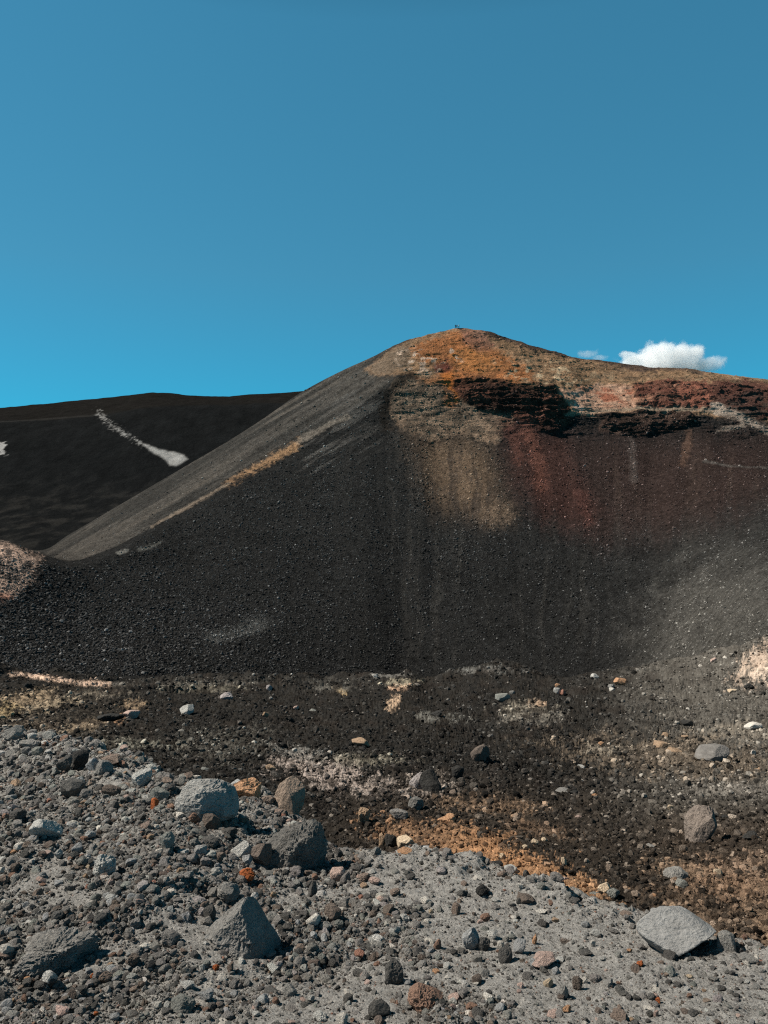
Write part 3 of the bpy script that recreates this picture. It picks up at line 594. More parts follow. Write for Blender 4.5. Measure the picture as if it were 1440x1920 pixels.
# x, foot y, width, height in the photograph's pixels, colour, shape, own label
ROCKS = [
 (106, 1822, 136, 80, 'hero_clod', 'clod', 'large lumpy clod of caked grey ash with a black shaded flank'),
 (452, 1794, 140, 112, 'hero_pyramid', 'peak', 'big grey pyramid-shaped boulder with a sharp tip and lit ridge'),
 (1268, 1797, 148, 96, 'hero_wedge', 'block', 'smooth pale grey wedge-shaped boulder with an undercut dark front'),
 (1362, 1786, 40, 38, 'grey', 'block', 'small grey block tucked behind the pale wedge-shaped boulder'),
 (384, 1534, 126, 84, 'hero_dome', 'round', 'big rounded pale grey boulder on the crest of the gravel bank'),
 (461, 1499, 56, 42, 'peach', 'rough', 'mottled orange and cream boulder beside the big rounded boulder'),
 (542, 1523, 58, 66, 'sand', 'peak', 'upright pointed brown boulder at the end of the gravel bank'),
 (548, 1634, 128, 100, 'hero_mound', 'clod', 'dark crusted ash hump with a steep black shaded end'),
 (1318, 1586, 60, 74, 'hero_lean', 'block', 'brown-grey boulder leaning over its black shadow on the stony slope'),
 (1330, 1427, 80, 32, 'ash', 'slab', 'low layered grey slab with a tan broken end on the far slope'),
 (900, 1425, 36, 32, 'umber', 'block', 'dark tilted boulder with a thin tan lit rim in the hollow'),
 (82, 1573, 60, 46, 'pale', 'block', 'smooth light grey boulder with flat top beside a black gap'),
 (195, 1646, 48, 48, 'pale', 'rough', 'rough speckled light grey boulder resting on small gravel'),
 (138, 1500, 46, 42, 'dark', 'block', 'dark boulder with blue-grey lit top and black front'),
 (798, 1900, 66, 54, 'rust', 'rough', 'knobbly rust-brown boulder low on the gravel'),
 (1016, 1814, 54, 32, 'pink', 'block', 'pink-topped rock with a dark broken side'),
 (428, 1690, 46, 38, 'grey', 'rough', 'rough grey rock just behind the pyramid-shaped boulder'),
 (464, 1650, 32, 27, 'orange', 'rough', 'vivid orange-red stone, brightest one on the gravel bank'),
 (491, 1629, 40, 48, 'umber', 'block', 'upright oval brown rock with half of it in shadow'),
 (452, 1612, 40, 37, 'pale', 'block', 'grey-blue rock with a bright top beside the upright brown rock'),
 (396, 1556, 36, 34, 'umber', 'round', 'dark brown rock at the foot of the big rounded boulder'),
 (368, 1542, 28, 22, 'rust', 'round', 'reddish brown rock at the foot of the big rounded boulder'),
 (633, 1653, 34, 28, 'pink', 'block', 'pale pinkish rock standing alone over its own black shadow'),
 (504, 1506, 27, 17, 'brown', 'round', 'small rounded brown rock beside the upright pointed brown boulder'),
 (462, 1494, 22, 12, 'peach', 'slab', 'flat orange stone at the foot of the mottled orange boulder'),
 (711, 1908, 42, 32, 'dark', 'block', 'dark grey rock with a flat lid and black hollow front'),
 (340, 1899, 48, 34, 'green', 'round', 'greenish grey rock split by a dark cleft'),
 (320, 1774, 36, 32, 'ash', 'rough', 'crumbly grey rock beside a dark hole on the bare ash'),
 (882, 1780, 34, 42, 'blue', 'rough', 'tall blue-grey rock beside a darker rock on the gravel'),
 (906, 1784, 24, 28, 'dark', 'round', 'darker rock touching the tall blue-grey rock'),
 (949, 1807, 28, 31, 'dark', 'round', 'round dark cinder ball with a pitted skin'),
 (975, 1790, 32, 26, 'blue', 'slab', 'slanting blue-grey slab behind the round cinder ball'),
 (738, 1846, 36, 42, 'dark', 'clod', 'dark crumbly clod with a white pebble on top'),
 (588, 1731, 30, 22, 'white', 'block', 'white-topped stone near the tip of the pyramid-shaped boulder'),
 (624, 1725, 34, 32, 'umber', 'rough', 'dark rusty cinder beside the white-topped stone'),
 (674, 1795, 22, 17, 'red', 'round', 'rounded brick-red stone alone on fine grey gravel'),
 (800, 1604, 36, 19, 'blue', 'slab', 'tilted blue-white slab at the start of the orange band'),
 (762, 1592, 36, 27, 'cream', 'slab', 'pinkish white flat rock where the orange band begins'),
 (759, 1600, 30, 11, 'peach', 'slab', 'thin orange flake in front of the pinkish white flat rock'),
 (733, 1590, 26, 28, 'black', 'block', 'black block beside the pinkish white flat rock'),
 (836, 1549, 34, 24, 'peach', 'rough', 'bright orange crumbling rock above the orange band'),
 (960, 1638, 30, 18, 'pale', 'block', 'pale grey flat-topped block on the edge of the gravel bank'),
 (986, 1647, 18, 18, 'dark', 'block', 'dark block against the pale flat-topped block'),
 (808, 1484, 46, 44, 'black', 'block', 'black jagged boulder with a pale crusted side'),
 (786, 1478, 36, 34, 'lilac', 'rough', 'pale crusted boulder joined to the black jagged boulder'),
 (857, 1457, 24, 26, 'black', 'rough', 'black rugged boulder further along than the pale crusted boulder'),
 (677, 1398, 36, 18, 'tan', 'block', 'tan-topped block with a dark front in the black slag'),
 (350, 1340, 30, 24, 'pale', 'block', 'pale grey angular boulder alone on black slag'),
 (247, 1347, 32, 20, 'pink', 'block', 'pinkish tan boulder on black slag'),
 (425, 1312, 26, 17, 'lilac', 'rough', 'pinkish grey crumbling boulder on black slag'),
 (942, 1316, 28, 18, 'green', 'block', 'flat-faced greenish grey boulder in the black hollow'),
 (1161, 1283, 24, 14, 'peach', 'round', 'rounded peach boulder at the foot of the dark scree'),
 (1413, 1365, 32, 14, 'white', 'slab', 'white flat slab on the grey-brown slope'),
 (1420, 1447, 36, 10, 'tan', 'slab', 'long thin tan splinter of rock on the slope'),
 (1236, 1402, 28, 15, 'tan', 'slab', 'tan slab tilted against a second slab'),
 (1262, 1410, 30, 11, 'tan', 'slab', 'longer low tan slab pointing downhill'),
 (22, 1388, 38, 28, 'grey', 'block', 'grey boulder at the top of the bank beside the frame edge'),
 (147, 1443, 38, 38, 'black', 'block', 'black boulder with grey top near the top of the bank'),
 (120, 1446, 30, 30, 'dark', 'rough', 'dark rough boulder pressed against the black grey-topped boulder'),
 (212, 1430, 44, 20, 'brown', 'slab', 'brown slab leaning over a grey angular rock'),
 (196, 1454, 32, 30, 'grey', 'block', 'grey angular rock under the leaning brown slab'),
 (268, 1472, 40, 30, 'pale', 'rough', 'rough light grey rock beside the big rounded boulder'),
 (300, 1500, 36, 28, 'green', 'block', 'angular greenish grey rock touching the big rounded boulder'),
 (1265, 1652, 54, 30, 'grey', 'clod', 'low grey outcropping rock among orange grit'),
 (1278, 1667, 22, 19, 'green', 'round', 'greenish blue stone beside the low grey outcropping rock'),
 (1132, 1674, 24, 21, 'cream', 'block', 'bright cream stone at the end of the orange band'),
 (1150, 1682, 24, 20, 'green', 'round', 'greenish grey stone beside the bright cream stone'),
 (1266, 1708, 22, 20, 'tan', 'block', 'tan stone standing just behind the pale wedge-shaped boulder'),
 (1405, 1806, 36, 18, 'grey', 'slab', 'grey slab half sunk in gravel beyond the wedge-shaped boulder'),
 (1200, 1813, 14, 12, 'orange', 'rough', 'small orange-red stone alone in front of the pale wedge-shaped boulder'),
 (180, 1906, 11, 10, 'orange', 'round', 'tiny orange-red pebble alone near the greenish cleft rock'),
 (405, 1820, 13, 13, 'orange', 'round', 'bright orange pebble in front of the pyramid-shaped boulder'),
 (290, 1520, 16, 24, 'orange', 'block', 'slanting orange-red splinter beside the big rounded boulder'),
 (585, 1686, 20, 34, 'dark', 'peak', 'dark spiky rock in front of the crusted ash hump'),
 (682, 1542, 24, 32, 'tan', 'rough', 'tan lumpy rock on the brown slope beyond the gravel'),
 (716, 1589, 14, 28, 'tan', 'block', 'narrow tan rock standing beside the black block'),
 (780, 1516, 30, 26, 'grey', 'round', 'rounded grey lump of lava on the brown slope'),
 (748, 1537, 34, 20, 'ash', 'slab', 'flat ash-grey rock in front of the rounded lump of lava'),
]
MORE = """13 1791 26 26 white round|29 1768 12 11 red block|18 1812 20 18 dark round|48 1808 24 22 green round|44 1819 15 12 blue block|80 1816 18 15 blue block|59 1826 19 18 dark rough|94 1843 27 25 pale round|170 1805 15 15 green round|185 1809 12 10 brown round
165 1826 15 11 blue block|174 1833 9 9 orange round|197 1843 27 22 brown rough|14 1828 12 9 white block|52 1838 15 9 peach block|210 1792 15 9 rust slab|207 1815 13 10 tan round|281 1773 9 8 white round|291 1788 17 12 lilac block|350 1856 28 16 pale block
215 1911 20 14 blue round|12 1902 19 16 blue block|240 1755 13 7 red slab|168 1735 9 8 red round|142 1914 17 13 pink round|78 1857 24 18 dark rough|167 1887 24 17 dark clod|545 1802 10 11 white round|541 1832 15 14 green round|531 1824 8 8 white round|543 1870 28 25 grey peak
584 1878 14 13 pale block|568 1879 13 9 pink round|517 1883 15 13 rust round|385 1878 30 24 blue rough|439 1872 21 15 blue round|642 1923 22 22 white block|546 1921 15 9 pink block|697 1770 17 12 pale block|387 1813 17 13 green block|380 1718 15 17 lilac round
394 1724 24 26 dark round|415 1921 25 11 white slab|600 1914 28 18 pale rough|610 1744 24 18 grey round|635 1742 19 18 green round|652 1866 20 11 white block|682 1833 17 10 pink slab|431 1824 15 21 brown rough|855 1717 19 23 brown block|922 1760 22 19 pale block
939 1780 15 16 white block|1000 1815 16 17 blue round|1043 1828 14 14 blue round|1050 1806 20 11 pale slab|884 1897 23 17 rust rough|895 1844 21 17 umber round|894 1847 14 9 white slab|732 1816 17 16 white round|800 1849 9 10 white block|838 1837 11 8 white block
816 1826 15 9 peach slab|1036 1906 27 12 pink slab|1063 1900 19 14 peach block|1058 1873 17 27 grey round|1028 1850 19 16 cream block|976 1853 15 10 pink round|937 1896 25 14 blue block|800 1731 13 8 white block|807 1712 9 9 cream round|755 1731 28 18 pale clod
820 1780 17 19 rust block|910 1730 19 17 rust rough|900 1732 12 8 pink slab|962 1724 13 9 white block|1018 1712 23 8 white slab|1040 1729 14 9 tan block|1002 1770 9 18 peach rough|763 1846 15 10 blue block|763 1893 25 20 grey round|878 1920 19 14 blue round
735 1750 14 10 pale round|778 1750 12 8 pink round|1111 1776 10 13 white block|1098 1793 27 15 dark rough|1116 1754 19 13 pale round|1098 1740 17 13 blue block|1400 1811 15 10 white slab|1420 1803 11 13 white block|1227 1715 15 13 blue round|1174 1718 24 12 brown clod
1095 1844 13 13 white block|1082 1858 20 26 umber rough|1292 1871 11 10 rust round|1235 1882 10 11 orange block|1216 1893 19 6 white slab|1230 1906 9 13 pink slab|1293 1835 13 9 cream round|1354 1858 16 11 dark slab|1160 1914 32 20 brown clod|1098 1922 12 9 white round
1410 1920 11 10 blue block|1228 1851 9 6 white round|1118 1704 15 7 white slab|38 1591 23 15 white block|212 1520 23 23 dark peak|32 1540 31 28 dark rough|145 1597 21 18 blue block|246 1622 23 15 blue slab|276 1496 19 11 pale slab|336 1533 19 11 white block
292 1552 12 10 white round|156 1578 17 13 rust block|313 1592 29 34 green round|342 1601 23 12 pale slab|110 1661 19 12 blue round|78 1654 18 11 pink slab|80 1661 14 8 rust round|207 1690 23 15 pale block|246 1688 17 15 blue block|320 1677 16 11 white block
88 1600 17 8 pink slab|24 1499 15 13 blue block|26 1600 13 9 peach round|208 1661 10 13 pink block|165 1629 10 10 cream round|110 1608 15 18 pale round|3 1640 12 16 white block|92 1505 11 10 red round|337 1635 14 9 tan round|358 1580 12 14 rust round
210 1494 34 26 umber rough|625 1610 17 10 blue slab|635 1606 15 18 dark peak|590 1648 13 12 rust round|682 1655 21 18 brown rough|702 1658 23 15 pink round|605 1667 17 9 white slab|430 1574 28 24 dark rough|395 1588 36 24 dark rough|410 1614 22 19 brown rough
407 1627 12 11 blue round|385 1599 12 10 red round|464 1622 20 20 blue peak|605 1583 17 10 green slab|678 1685 12 10 red round|500 1648 29 18 grey round|372 1694 26 15 lilac round|831 1599 14 12 peach round|820 1608 19 15 umber round|943 1611 12 13 cream round
930 1629 27 18 black rough|1058 1620 11 16 cream round|1003 1584 14 13 cream round|1020 1574 11 10 cream round|985 1593 14 11 cream round|905 1680 27 21 black rough|1055 1662 22 20 pink block|855 1617 24 11 pale slab|828 1638 20 14 lilac round|975 1665 14 9 white slab
895 1650 20 10 white slab|937 1644 17 9 blue slab|799 1694 21 15 white round|985 1694 36 20 umber clod|1056 1486 32 11 grey slab|1078 1490 20 10 black block|1256 1518 11 10 cream block|1346 1640 18 15 cream block|1116 1680 19 9 green slab|1192 1681 20 12 sand round
1226 1680 11 9 peach round|1143 1634 14 15 sand block|1220 1588 16 10 grey block|1405 1575 32 18 black rough|1360 1536 28 15 black rough|1115 1495 12 8 peach round|1085 1532 14 10 pink round|57 1387 22 16 pale block|57 1405 36 20 grey rough|174 1440 27 25 blue peak
312 1460 12 10 peach round|350 1464 28 19 brown block|206 1353 54 18 black clod|177 1396 14 14 black peak|192 1401 13 11 pale peak|505 1294 13 12 lilac round|497 1344 12 10 tan round|555 1329 11 7 pink block|586 1334 13 5 green slab|508 1444 20 13 tan block
385 1445 15 9 green slab|450 1271 9 8 white round|1044 1298 13 12 pale block|1056 1301 11 11 red block|1045 1286 10 8 peach block|1146 1289 13 11 grey round|1147 1294 11 8 white round|1115 1271 16 11 pale block|1338 1241 13 8 pink slab|1373 1298 16 7 cream slab
1404 1291 18 12 black rough|1288 1360 24 13 black block|1248 1379 14 12 tan round|1284 1383 13 6 tan slab|1128 1397 13 8 peach round|1070 1426 22 9 sand slab|815 1342 29 14 black rough|960 1299 10 7 grey block|1335 1530 22 10 dark slab|1090 1440 14 8 pale slab
25 1880 12 9 tan block|265 1850 16 12 umber rough|250 1812 22 24 umber rough|455 1846 14 10 dark round|480 1905 15 10 pale round|700 1720 16 14 umber round|655 1700 18 13 brown round|540 1745 20 15 dark rough|560 1770 16 12 grey round|520 1832 16 12 dark round
690 1860 13 9 dark round|1130 1800 14 8 pale slab|1180 1786 12 8 peach block|1150 1750 20 10 ash rough|1340 1840 16 9 grey block|1380 1870 15 9 dark block|1400 1845 12 8 pale block|1300 1905 20 12 dark rough|1250 1830 10 7 sand block|1325 1880 14 8 sand slab
930 1690 16 8 pale slab|870 1660 14 9 brown round|770 1650 20 12 dark rough|740 1680 22 15 brown rough|720 1700 18 12 lilac round|850 1790 16 13 dark round|790 1800 15 12 umber round|690 1690 20 14 dark round|960 1760 16 10 green round|1060 1770 20 12 umber rough"""
for rec in MORE.replace('\n', '|').split('|'):
    a = rec.split(); ROCKS.append((int(a[0]), int(a[1]), int(a[2]), int(a[3]), a[4], a[5], None))

HERO = {
 'hero_lean': dict(c=(0.200, 0.165, 0.140), pl=[(-.55, -.40, .74, .50), (.15, -.35, .93, .62), (.60, -.50, -.62, .22), (.95, 0, .15, .62), (-.95, -.2, -.1, .62), (0, .9, .2, .6), (0, 0, -1, .65), (-.25, -.95, .05, .50), (.5, -.3, .8, .66)], rough=(.09, .07)),
 'hero_clod': dict(c=(0.225, 0.213, 0.196), pl=[(-.55, -.25, .80, .55), (.0, -.35, .93, .50), (.30, -.15, .94, .55), (.88, -.42, -.20, .50), (.45, -.85, -.15, .52), (-.3, -.9, .3, .66), (-.9, 0, .2, .8), (0, .9, .3, .7), (0, 0, -1, .6)], rough=(.24, .20)),  # fracture planes (normal, distance) for the boulders with a shape of their own; x to the right, y away from the viewer, z up
 'hero_pyramid': dict(c=(0.225, 0.214, 0.198), pl=[(-.62, -.05, .78, .50), (-.10, -.88, .46, .44), (.85, -.28, .43, .50), (.55, -.80, .22, .56), (-.6, -.78, .1, .70), (.1, .9, .3, .45), (-.95, -.2, .1, .9), (.30, -.15, .94, .64), (0, 0, -1, .5)], rough=(.15, .10)),
 'hero_wedge': dict(c=(0.235, 0.230, 0.220), pl=[(-.22, -.62, .76, .36), (.35, -.30, .88, .46), (.25, .10, .95, .50), (.50, -.50, -.72, .20), (.75, -.6, .1, .62), (.95, .1, -.1, .78), (-.55, -.80, .15, .60), (-.4, .85, .2, .55), (.3, .9, .2, .62), (0, 0, -1, .55), (-.85, -.2, -.45, .70)], rough=(.04, .025)),
 'hero_dome': dict(c=(0.300, 0.290, 0.270), pl=[(-.70, -.35, .62, .72), (-.2, -.55, .8, .78), (.30, -.25, .92, .80), (.85, -.40, .30, .74), (.4, -.9, .05, .68), (-.6, -.8, .0, .78), (-.95, 0, .2, .86), (0, .8, .5, .8), (0, 0, -1, .6), (.1, -.95, .3, .86)], rough=(.13, .09)),
 'hero_mound': dict(c=(0.150, 0.142, 0.130), pl=[(-.50, -.20, .84, .62), (.05, -.35, .93, .66), (.95, -.20, .10, .66), (.5, -.85, -.1, .62), (-.3, -.9, .35, .74), (0, .8, .5, .8), (0, 0, -1, .6)], rough=(.16, .13)),
}

def ground_at(px, py):
    ye = float(np.interp(px, EDGE_X, EDGE_Y))
    S = A if py > ye - 3 else (B if py > float(np.interp(px, BX, BY)) - 1 else H)
    return S.point(px, py)[0]

class Spot: pass
LAND = [(x_, yb - h_ / 2, lab) for x_, yb, w_, h_, c_, s_, lab in ROCKS if lab and w_ >= 30]
SHORT = {0: 'the caked ash clod', 1: 'the pyramid-shaped boulder', 2: 'the pale wedge-shaped boulder', 4: 'the big rounded boulder', 5: 'the mottled orange boulder', 6: 'the pointed brown boulder', 7: 'the crusted ash hump',
         8: 'the brown leaning boulder', 9: 'the layered grey slab', 10: 'the tan-rimmed dark boulder', 11: 'the smooth light grey boulder', 12: 'the speckled light grey boulder', 13: 'the blue-topped dark boulder', 14: 'the knobbly rust-brown boulder',
         15: 'the pink-topped rock', 17: 'the vivid orange-red stone', 18: 'the upright oval brown rock', 22: 'the lone pinkish rock', 25: 'the lidded dark rock', 26: 'the greenish cleft rock', 27: 'the crumbly grey rock', 28: 'the tall blue-grey rock',
         32: 'the crumbly dark clod', 33: 'the white-topped stone', 35: 'the brick-red stone', 36: 'the blue-white slab', 40: 'the bright orange crumbling rock', 41: 'the flat-topped pale block', 43: 'the black jagged boulder', 46: 'the tan-topped block',
         47: 'the pale angular boulder', 48: 'the pinkish tan boulder', 50: 'the greenish flat-faced boulder', 51: 'the rounded peach boulder', 52: 'the white flat slab', 54: 'the tilted tan slab', 56: 'the top-of-bank grey boulder', 57: 'the black grey-topped boulder',
         63: 'the low grey outcropping rock', 65: 'the bright cream stone', 69: 'the small lone orange-red stone'}
LM = [(ROCKS[i][0], ROCKS[i][1] - ROCKS[i][3] * 0.4, s) for i, s in SHORT.items()]
SHAPE_SAY = {'round': 'rounded', 'block': 'angular', 'slab': 'flat', 'peak': 'pointed', 'rough': 'rough', 'clod': 'crumbly'}
used = set()
def relation(x_, y_, k):
    d = sorted((math.hypot((x_ - a) , (y_ - b) * 1.5), a, b, s) for a, b, s in LM)[k]
    dy = y_ - d[2]; dx = x_ - d[1]
    far = '' if d[0] < 75 else ('some way ' if d[0] < 150 else 'well ')
    if abs(dy) * 1.5 > abs(dx): rel = far + ('in front of ' if dy > 0 else 'beyond ')
    else: rel = (far + 'along from ') if far else 'beside '
    return rel + d[3]
def auto_label(x_, yb, w_, h_, c_, s_):
    big = max(w_, h_)
    size = 'tiny' if big < 12 else ('small' if big < 17 else ('' if big < 24 else 'large'))
    noun = 'rock' if yb < 1440 else ('pebble' if big < 17 else 'stone')
    base = ' '.join(q for q in (size, SHAPE_SAY[s_], SAY[c_], noun) if q)
    for k in range(5):
        t = base + ' ' + relation(x_, yb - h_ * .4, k)
        if t not in used: break
    else:
        t = base + ' ' + relation(x_, yb - h_ * .4, 0) + ' and ' + relation(x_, yb - h_ * .4, 1)
    used.add(t)
    return t

for n, (x_, yb, w_, h_, c_, s_, lab) in enumerate(ROCKS):
    slope = (yb - CY) / F; th = math.atan(slope)
    g = ground_at(x_, yb - 0.28 * w_ * math.sin(th))
    d = g[1]; m_px = d / F
    W = w_ * m_px
    dep = 0.78 * W
    Hh = max(h_ * m_px / math.cos(th) - 0.62 * dep * math.tan(th), 0.42 * h_ * m_px)
    hero = HERO.get(c_)
    rr = random.Random(1000 + n)
    if hero:
        v, f = stone_verts(s_, 500 + n, 6, hero['pl'], hero['rough'])
        me = mesh_from('boulder', v, f, SMOOTH if c_ == 'hero_wedge' else STONE); colr = hero['c']; rot = 0.0
    else:
        if w_ >= 44:
            v, f = stone_verts(s_, 500 + n, 5); me = mesh_from('boulder', v, f, STONE)
        else: me = lib(s_, rr.randrange(9))
        kk = rr.uniform(0.86, 1.14); kk *= 0.72 if d > 14 else 1.0; colr = tuple(q * kk for q in PAL[c_]); rot = rr.choice((0, math.pi)) + rr.uniform(-0.5, 0.5)
    sink = 0.20
    Hh /= (1 - sink)
    big = w_ * d
    kind = 'boulder' if max(w_, h_) >= 40 or d > 14 else ('rock' if max(w_, h_) >= 24 else ('stone' if max(w_, h_) >= 15 else 'pebble'))
    o = bpy.data.objects.new(kind, me); col.objects.link(o)
    o.scale = (W / 2, dep / 2, Hh / 2)
    o.rotation_euler = (0, 0, rot) if hero else (rr.uniform(-.12, .12), rr.uniform(-.15, .15), rot)
    o.location = (g[0], g[1], g[2] + Hh * (0.5 - sink))
    o.color = (*colr, 1)
    o['label'] = lab or auto_label(x_, yb, w_, h_, c_, s_)
    if lab: used.add(lab)
    o['category'] = kind
    o['group'] = 'loose rocks and stones on the gravel bank' if d < 14 else 'boulders on the slag slope'

# ------------------------------------------------------------------ gravel, rubble and scree nobody could count: one object each
def protos(name, n, kinds, sub, seed):
    c = bpy.data.collections.new(name)
    for i in range(n):
        v, f = stone_verts(kinds[i % len(kinds)], seed + i, sub, None, (.20, .13) if kinds[i % len(kinds)] in ('rough', 'round') else (.07, .06))
        c.objects.link(bpy.data.objects.new(name, mesh_from(name, v, f, GRAIN)))
    return c

def sample(S, n, density, rows=None):
    P = S.P; X, Yp = S.PX, S.PY
    e1x, e1y = X[:-1, 1:] - X[:-1, :-1], Yp[:-1, 1:] - Yp[:-1, :-1]
    e2x, e2y = X[1:, :-1] - X[:-1, :-1], Yp[1:, :-1] - Yp[:-1, :-1]
    area = np.clip(e1y * e2x - e1x * e2y, 0, None)
    wgt = area * density[:-1, :-1]
    if rows is not None: wgt[~rows[:-1, :-1]] = 0
    cum = np.cumsum(wgt.ravel().astype(np.float64)); tot = cum[-1]
    i = np.searchsorted(cum, RNG.uniform(0, tot, n)); r, c = np.unravel_index(np.clip(i, 0, area.size - 1), area.shape)
    a, b = RNG.uniform(size=(2, n, 1))
    p = (P[r, c] * (1 - a) + P[r, c + 1] * a) * (1 - b) + (P[r + 1, c] * (1 - a) + P[r + 1, c + 1] * a) * b
    return p, r, c

def scatter(name, label_kind, proto, pos, size, colour, flat=(0.55, 0.95), sink=0.36):
    n = len(pos)
    sc3 = np.stack([RNG.uniform(0.75, 1.2, n), RNG.uniform(0.75, 1.2, n), RNG.uniform(*flat, n)], -1) * size[:, None] * 0.5
    rot = np.stack([RNG.uniform(-.5, .5, n), RNG.uniform(-.5, .5, n), RNG.uniform(0, 6.283, n)], -1)
    pos = pos.copy(); pos[:, 2] += sc3[:, 2] * (1 - 2 * sink)
    me = bpy.data.meshes.new(name); me.vertices.add(n); me.vertices.foreach_set('co', pos.astype(np.float32).ravel())
    for an, ty, dat, key in (('ssc', 'FLOAT_VECTOR', sc3, 'vector'), ('srt', 'FLOAT_VECTOR', rot, 'vector'), ('scol', 'FLOAT_COLOR', np.concatenate([colour, np.ones((n, 1))], 1), 'color'), ('sid', 'INT', RNG.integers(0, 10000, n), 'value')):
        at = me.attributes.new(an, ty, 'POINT'); at.data.foreach_set(key, np.ascontiguousarray(dat, dtype=np.int32 if ty == 'INT' else np.float32).ravel())
    o = bpy.data.objects.new(name, me); col.objects.link(o); o['kind'] = 'stuff'
    ng = bpy.data.node_groups.new(name, 'GeometryNodeTree')
    ng.interface.new_socket('Geometry', in_out='INPUT', socket_type='NodeSocketGeometry'); ng.interface.new_socket('Geometry', in_out='OUTPUT', socket_type='NodeSocketGeometry')
    gi, go = ng.nodes.new('NodeGroupInput'), ng.nodes.new('NodeGroupOutput')
    ci = ng.nodes.new('GeometryNodeCollectionInfo'); ci.inputs['Collection'].default_value = proto; ci.inputs['Separate Children'].default_value = True; ci.inputs['Reset Children'].default_value = True
    ip = ng.nodes.new('GeometryNodeInstanceOnPoints'); ip.inputs['Pick Instance'].default_value = True
    def attr(an, ty):
        q = ng.nodes.new('GeometryNodeInputNamedAttribute'); q.data_type = ty; q.inputs['Name'].default_value = an; return q.outputs['Attribute']
    L = ng.links.new
    L(gi.outputs[0], ip.inputs['Points']); L(ci.outputs[0], ip.inputs['Instance']); L(attr('sid', 'INT'), ip.inputs['Instance Index'])
    er = ng.nodes.new('FunctionNodeEulerToRotation'); L(attr('srt', 'FLOAT_VECTOR'), er.inputs[0]); L(er.outputs[0], ip.inputs['Rotation'])
    L(attr('ssc', 'FLOAT_VECTOR'), ip.inputs['Scale']); L(ip.outputs[0], go.inputs[0])
    md = o.modifiers.new('scatter', 'NODES'); md.node_group = ng
    return o

def pick_colours(n, keys, probs):
    c = np.array([PAL[k] for k in keys])[RNG.choice(len(keys), n, p=np.array(probs) / sum(probs))]
    return c * RNG.uniform(0.78, 1.22, (n, 1)) * RNG.uniform(0.985, 1.015, (n, 3))

def capped(c, m):
    return c * np.minimum(1, m / np.maximum(c.max(1, keepdims=True), 1e-6))

def power(n, lo, hi, al):
    u = RNG.uniform(size=n); return (lo ** (1 - al) + u * (hi ** (1 - al) - lo ** (1 - al))) ** (1 / (1 - al))

PA = protos('gravel_stone', 20, ['block', 'rough', 'block', 'round', 'slab'], 3, 900)
PB = protos('slag_stone', 12, ['rough', 'block', 'slab', 'rough'], 2, 940)

AK = ['ash', 'dark', 'grey', 'green', 'blue', 'brown', 'umber', 'rust', 'pale', 'white', 'pink', 'red', 'tan', 'lilac']
nA = 180000
dens = (0.22 + 1.3 * rocky_keep) * sstep(4.35, 4.0, A.u) * sstep(0.9, 1.4, A.u) * (1 + 1.6 * sstep(3.75, 3.95, A.u))
pos, r, c = sample(A, nA, dens)
size = power(nA, 2.7, 24, 2.65) * pos[:, 1] / F
gcol = pick_colours(nA, AK, [30, 27, 18, 6, 4.5, 4, 5, 1.8, 5, 2.4, 1.6, 0.35, 1.0, 1.2])
scatter('gravel', None, PA, pos, size, gcol)
nA2 = 170000                                                              # the fine grit between the stones
pos, r, c = sample(A, nA2, (0.4 + 0.8 * rocky_keep) * sstep(4.35, 4.0, A.u) * sstep(0.9, 1.4, A.u))
scatter('grit', None, PB, pos, power(nA2, 1.3, 4.0, 1.5) * pos[:, 1] / F, pick_colours(nA2, AK, [30, 12, 18, 6, 6, 4, 4, 2, 8, 4, 3, 0.5, 2, 1.5]))

nB = 150000
densB = np.ones_like(B.PX) * sstep(0.7, 1.2, B.u) * sstep(5.02, 4.98, B.u) * (0.45 + 0.75 * sstep(-0.2, 0.4, fbm(B.PX / 30, B.PY / 14, oct=4, seed=141)))
pos, r, c = sample(B, nB, densB)
loc = B.C[r, c]
k = np.exp(RNG.normal(0.1, 0.85, (nB, 1)))
scatter('slag_rubble', None, PB, pos, power(nB, 2.3, 17, 2.7) * pos[:, 1] / F * (0.6 + 0.4 * sstep(60, 8, pos[:, 1])), capped(loc * k + 0.002, 0.42))

nH = 220000
okH = (H.u > 0.9) & (H.u < 6.95)
densH = (0.25 + 0.9 * sstep(4.1, 3.4, H.u) * (0.12 + 1.1 * sstep(0.0, 0.5, fbm(H.PX / 22, H.PY / 130, oct=3, seed=151)) + 0.9 * sstep(760, 560, H.PX)) + 1.5 * sstep(1080, 1230, H.PY) * sstep(700, 100, H.PX)) * (H.u < 4.9) + 0.12
pos, r, c = sample(H, nH, densH, okH)
loc = H.C[r, c]
k = np.exp(RNG.normal(0.30, 0.62, (nH, 1)))
leftk = sstep(650, 50, H.PX[r, c]) * sstep(1000, 1200, H.PY[r, c])
scatter('scree', None, PB, pos, power(nH, 1.1, 5.0, 3.1) * (1 + 0.7 * leftk) * pos[:, 1] / F, capped(loc * k, 0.30))

